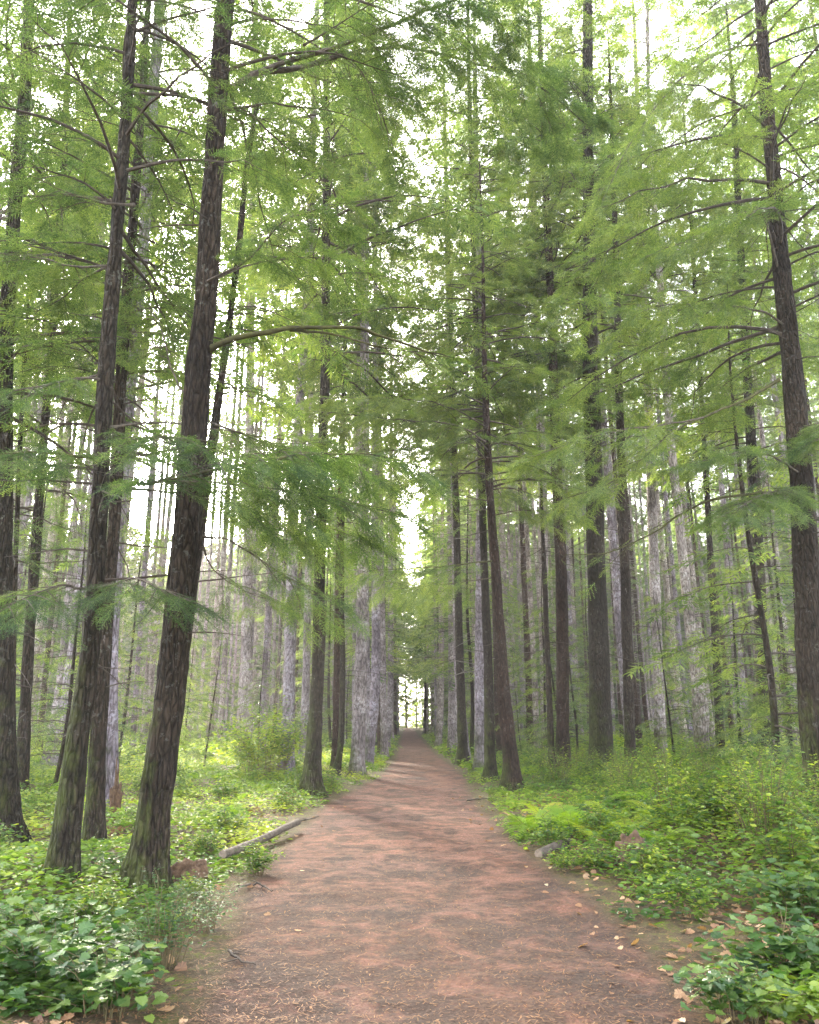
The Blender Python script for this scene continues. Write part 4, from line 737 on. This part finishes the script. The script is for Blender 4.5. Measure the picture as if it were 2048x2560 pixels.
#PROPS#
# ------------------------------------------------------------------ logs, stumps, sticks
def log_thing(name, label, cat, p, q, r, bark, endm, seed, taper=.8, sides=28, dish=True):
    p, q = np.array(p), np.array(q); t = thing(name, label, cat, p); d = q - p; n = 26; u = np.linspace(0, 1, n)
    P = d[None] * u[:, None]; P[:, 2] += .015 * np.sin(u * 5 + seed); T = nrm(d); U = nrm(np.cross(T, np.array([0, 0, 1.]))); W = np.cross(U, T); a = np.linspace(0, 2 * np.pi, sides, endpoint=False)
    dv = U * np.cos(a)[:, None] + W * np.sin(a)[:, None]; rr = r * (1 - (1 - taper) * u)[:, None] * (1 + .07 * noise(P[:, None] * 5 + dv[None] * 1.5, seed)) + .006 * noise(P[:, None] * 20 + dv[None] * 7, seed + 2)
    V = P[:, None] + dv[None] * rr[..., None]; i = np.arange(n - 1)[:, None] * sides; j = np.arange(sides)[None]; jn = (j + 1) % sides; bb = Buf()
    bb.add(V.reshape(-1, 3), np.stack([i + j, i + jn, i + sides + jn, i + sides + j], -1).reshape(-1, 4)); bb.build('log_bark', [bark], t)
    for k in (0, n - 1):
        be = Buf(); ring = V[k] * 1.0; c = ring.mean(0); be.add(np.vstack([ring, c + T * (-.004 if k == 0 else .004)]), np.array([(x_, (x_ + 1) % sides, sides) for x_ in range(sides)])); be.build('cut_end', [endm], t, smooth=False)
    return t
p0, p1 = gnd(468, 1822), gnd(628, 1752); p0[2] += .09 + float(gz(p0[0], p0[1])); p1[2] += .13 + float(gz(p1[0], p1[1]))
log_thing('fallen_log', 'pale bark stripped log lying at the left edge of the path', 'log', p0, p1, .05, LOGBARK, CUT, 3, .95)
p0, p1 = gnd(1134, 1806), gnd(1205, 1792); p0[2] += .05; p1[2] += .04 + float(gz(p1[0], p1[1]))
log_thing('fallen_log', 'grey log with a sawn end facing the path under the bright fern', 'log', p0, p1, .06, LIMB, CUT, 5, 1.0)
def lump(name, label, cat, c, size, seed, m, rot=0.0, spikes=0.0, part=None):
    nu, nv = 80, 50; a = np.linspace(0, 2 * np.pi, nu, endpoint=False); e = np.linspace(-np.pi / 2, np.pi / 2, nv); A, E = np.meshgrid(a, e)
    D = np.stack([np.cos(A) * np.cos(E), np.sin(A) * np.cos(E), np.sin(E)], -1); r = 1 + .34 * noise(D * 1.6 + seed, seed) + .16 * noise(D * np.array([4, 4, 2]) + seed, seed + 1) + .09 * noise(D * np.array([13, 13, 5]), seed + 2) + .05 * noise(D * 30, seed + 3) + spikes * np.clip(noise(D * 4 + seed, seed + 5), 0, 1) * np.clip(D[..., 2], 0, 1)
    V = D * r[..., None] * np.array(size); i = np.arange(nv - 1)[:, None] * nu; j = np.arange(nu)[None]; jn = (j + 1) % nu; bb = Buf()
    bb.add(V.reshape(-1, 3), np.stack([i + j, i + jn, i + nu + jn, i + nu + j], -1).reshape(-1, 4)); o = bb.build(name, [m]); o.location = c; o.rotation_euler = (0, 0, rot); tag(o, label, cat); return o
c = gnd(1335, 1830); lump('rotten_stump', 'crumbling red brown stump in the shrubs right of the path', 'stump', (c[0], c[1], .12), (.27, .20, .20), 3, ROT, .5, .3)
c = gnd(392, 1868); lump('rotten_stump', 'reddish rotten stump right of the largest left trunk', 'stump', (c[0], c[1], .08), (.19, .14, .17), 8, ROT, .6, .25)
c = gnd(238, 1745); lump('broken_stump', 'splintered red brown stump behind the blackish left trunk', 'stump', (c[0], c[1], .25), (.09, .09, .45), 12, ROT, .2, .9)
def stick(label, pv, r, seed):
    rng = np.random.RandomState(seed); P = np.array([gnd(x, y) for x, y in pv]); P[:, 2] = gz(P[:, 0], P[:, 1]) + r + np.array([.01 + .02 * rng.uniform() for _ in P]); t0 = P[0].copy(); C = spline(P - t0, 16); C += rng.normal(0, .006, C.shape); u = np.linspace(0, 1, 16)
    bb = Buf(); v, f = tubes(C[None], r * (1 - .6 * u)[None], 7); bb.add(v, f)
    k = rng.randint(3, 13, 3); D = nrm(rng.normal(0, 1, (3, 3)) * [1, 1, .2]); uu = np.linspace(0, 1, 4); v, f = tubes(C[k][:, None] + D[:, None] * (.14 * uu)[None, :, None], r * .5 * (1 - .7 * uu)[None].repeat(3, 0), 5); bb.add(v, f)
    o = bb.build('fallen_stick', [TWIG]); o.location = t0; tag(o, label, 'stick')
stick('thin grey stick lying past the end of the pale log', [(600, 1745), (640, 1732), (672, 1722)], .018, 1)
stick('short dark stick on the path beside the young hemlock root', [(985, 1690), (1010, 1684), (1050, 1686)], .02, 2)
stick('bent dark twig lying on the left half of the path near the camera', [(480, 2012), (505, 2030), (540, 2038)], .012, 3)
stick('thin stick curving among the leaves at the left path edge', [(500, 1880), (540, 1872), (575, 1885)], .012, 4)

#HAZE#
hz, nt, out = mat('haze_air'); pv_ = nt.nodes.new('ShaderNodeVolumePrincipled'); pv_.inputs['Color'].default_value = (1.0, .96, .93, 1); pv_.inputs['Density'].default_value = .00065; pv_.inputs['Anisotropy'].default_value = .35
nt.links.new(pv_.outputs[0], out.inputs['Volume'])
bb = Buf(); x0, x1, y0, y1, z0, z1 = -305, 305, -65, 385, -1.8, 46
bb.add([(x0, y0, z0), (x1, y0, z0), (x1, y1, z0), (x0, y1, z0), (x0, y0, z1), (x1, y0, z1), (x1, y1, z1), (x0, y1, z1)], np.array([(0, 3, 2, 1), (4, 5, 6, 7), (0, 1, 5, 4), (1, 2, 6, 5), (2, 3, 7, 6), (3, 0, 4, 7)]))
tag(bb.build('haze', [hz], smooth=False), 'pale morning haze hanging in the forest air', 'haze', kind='stuff')
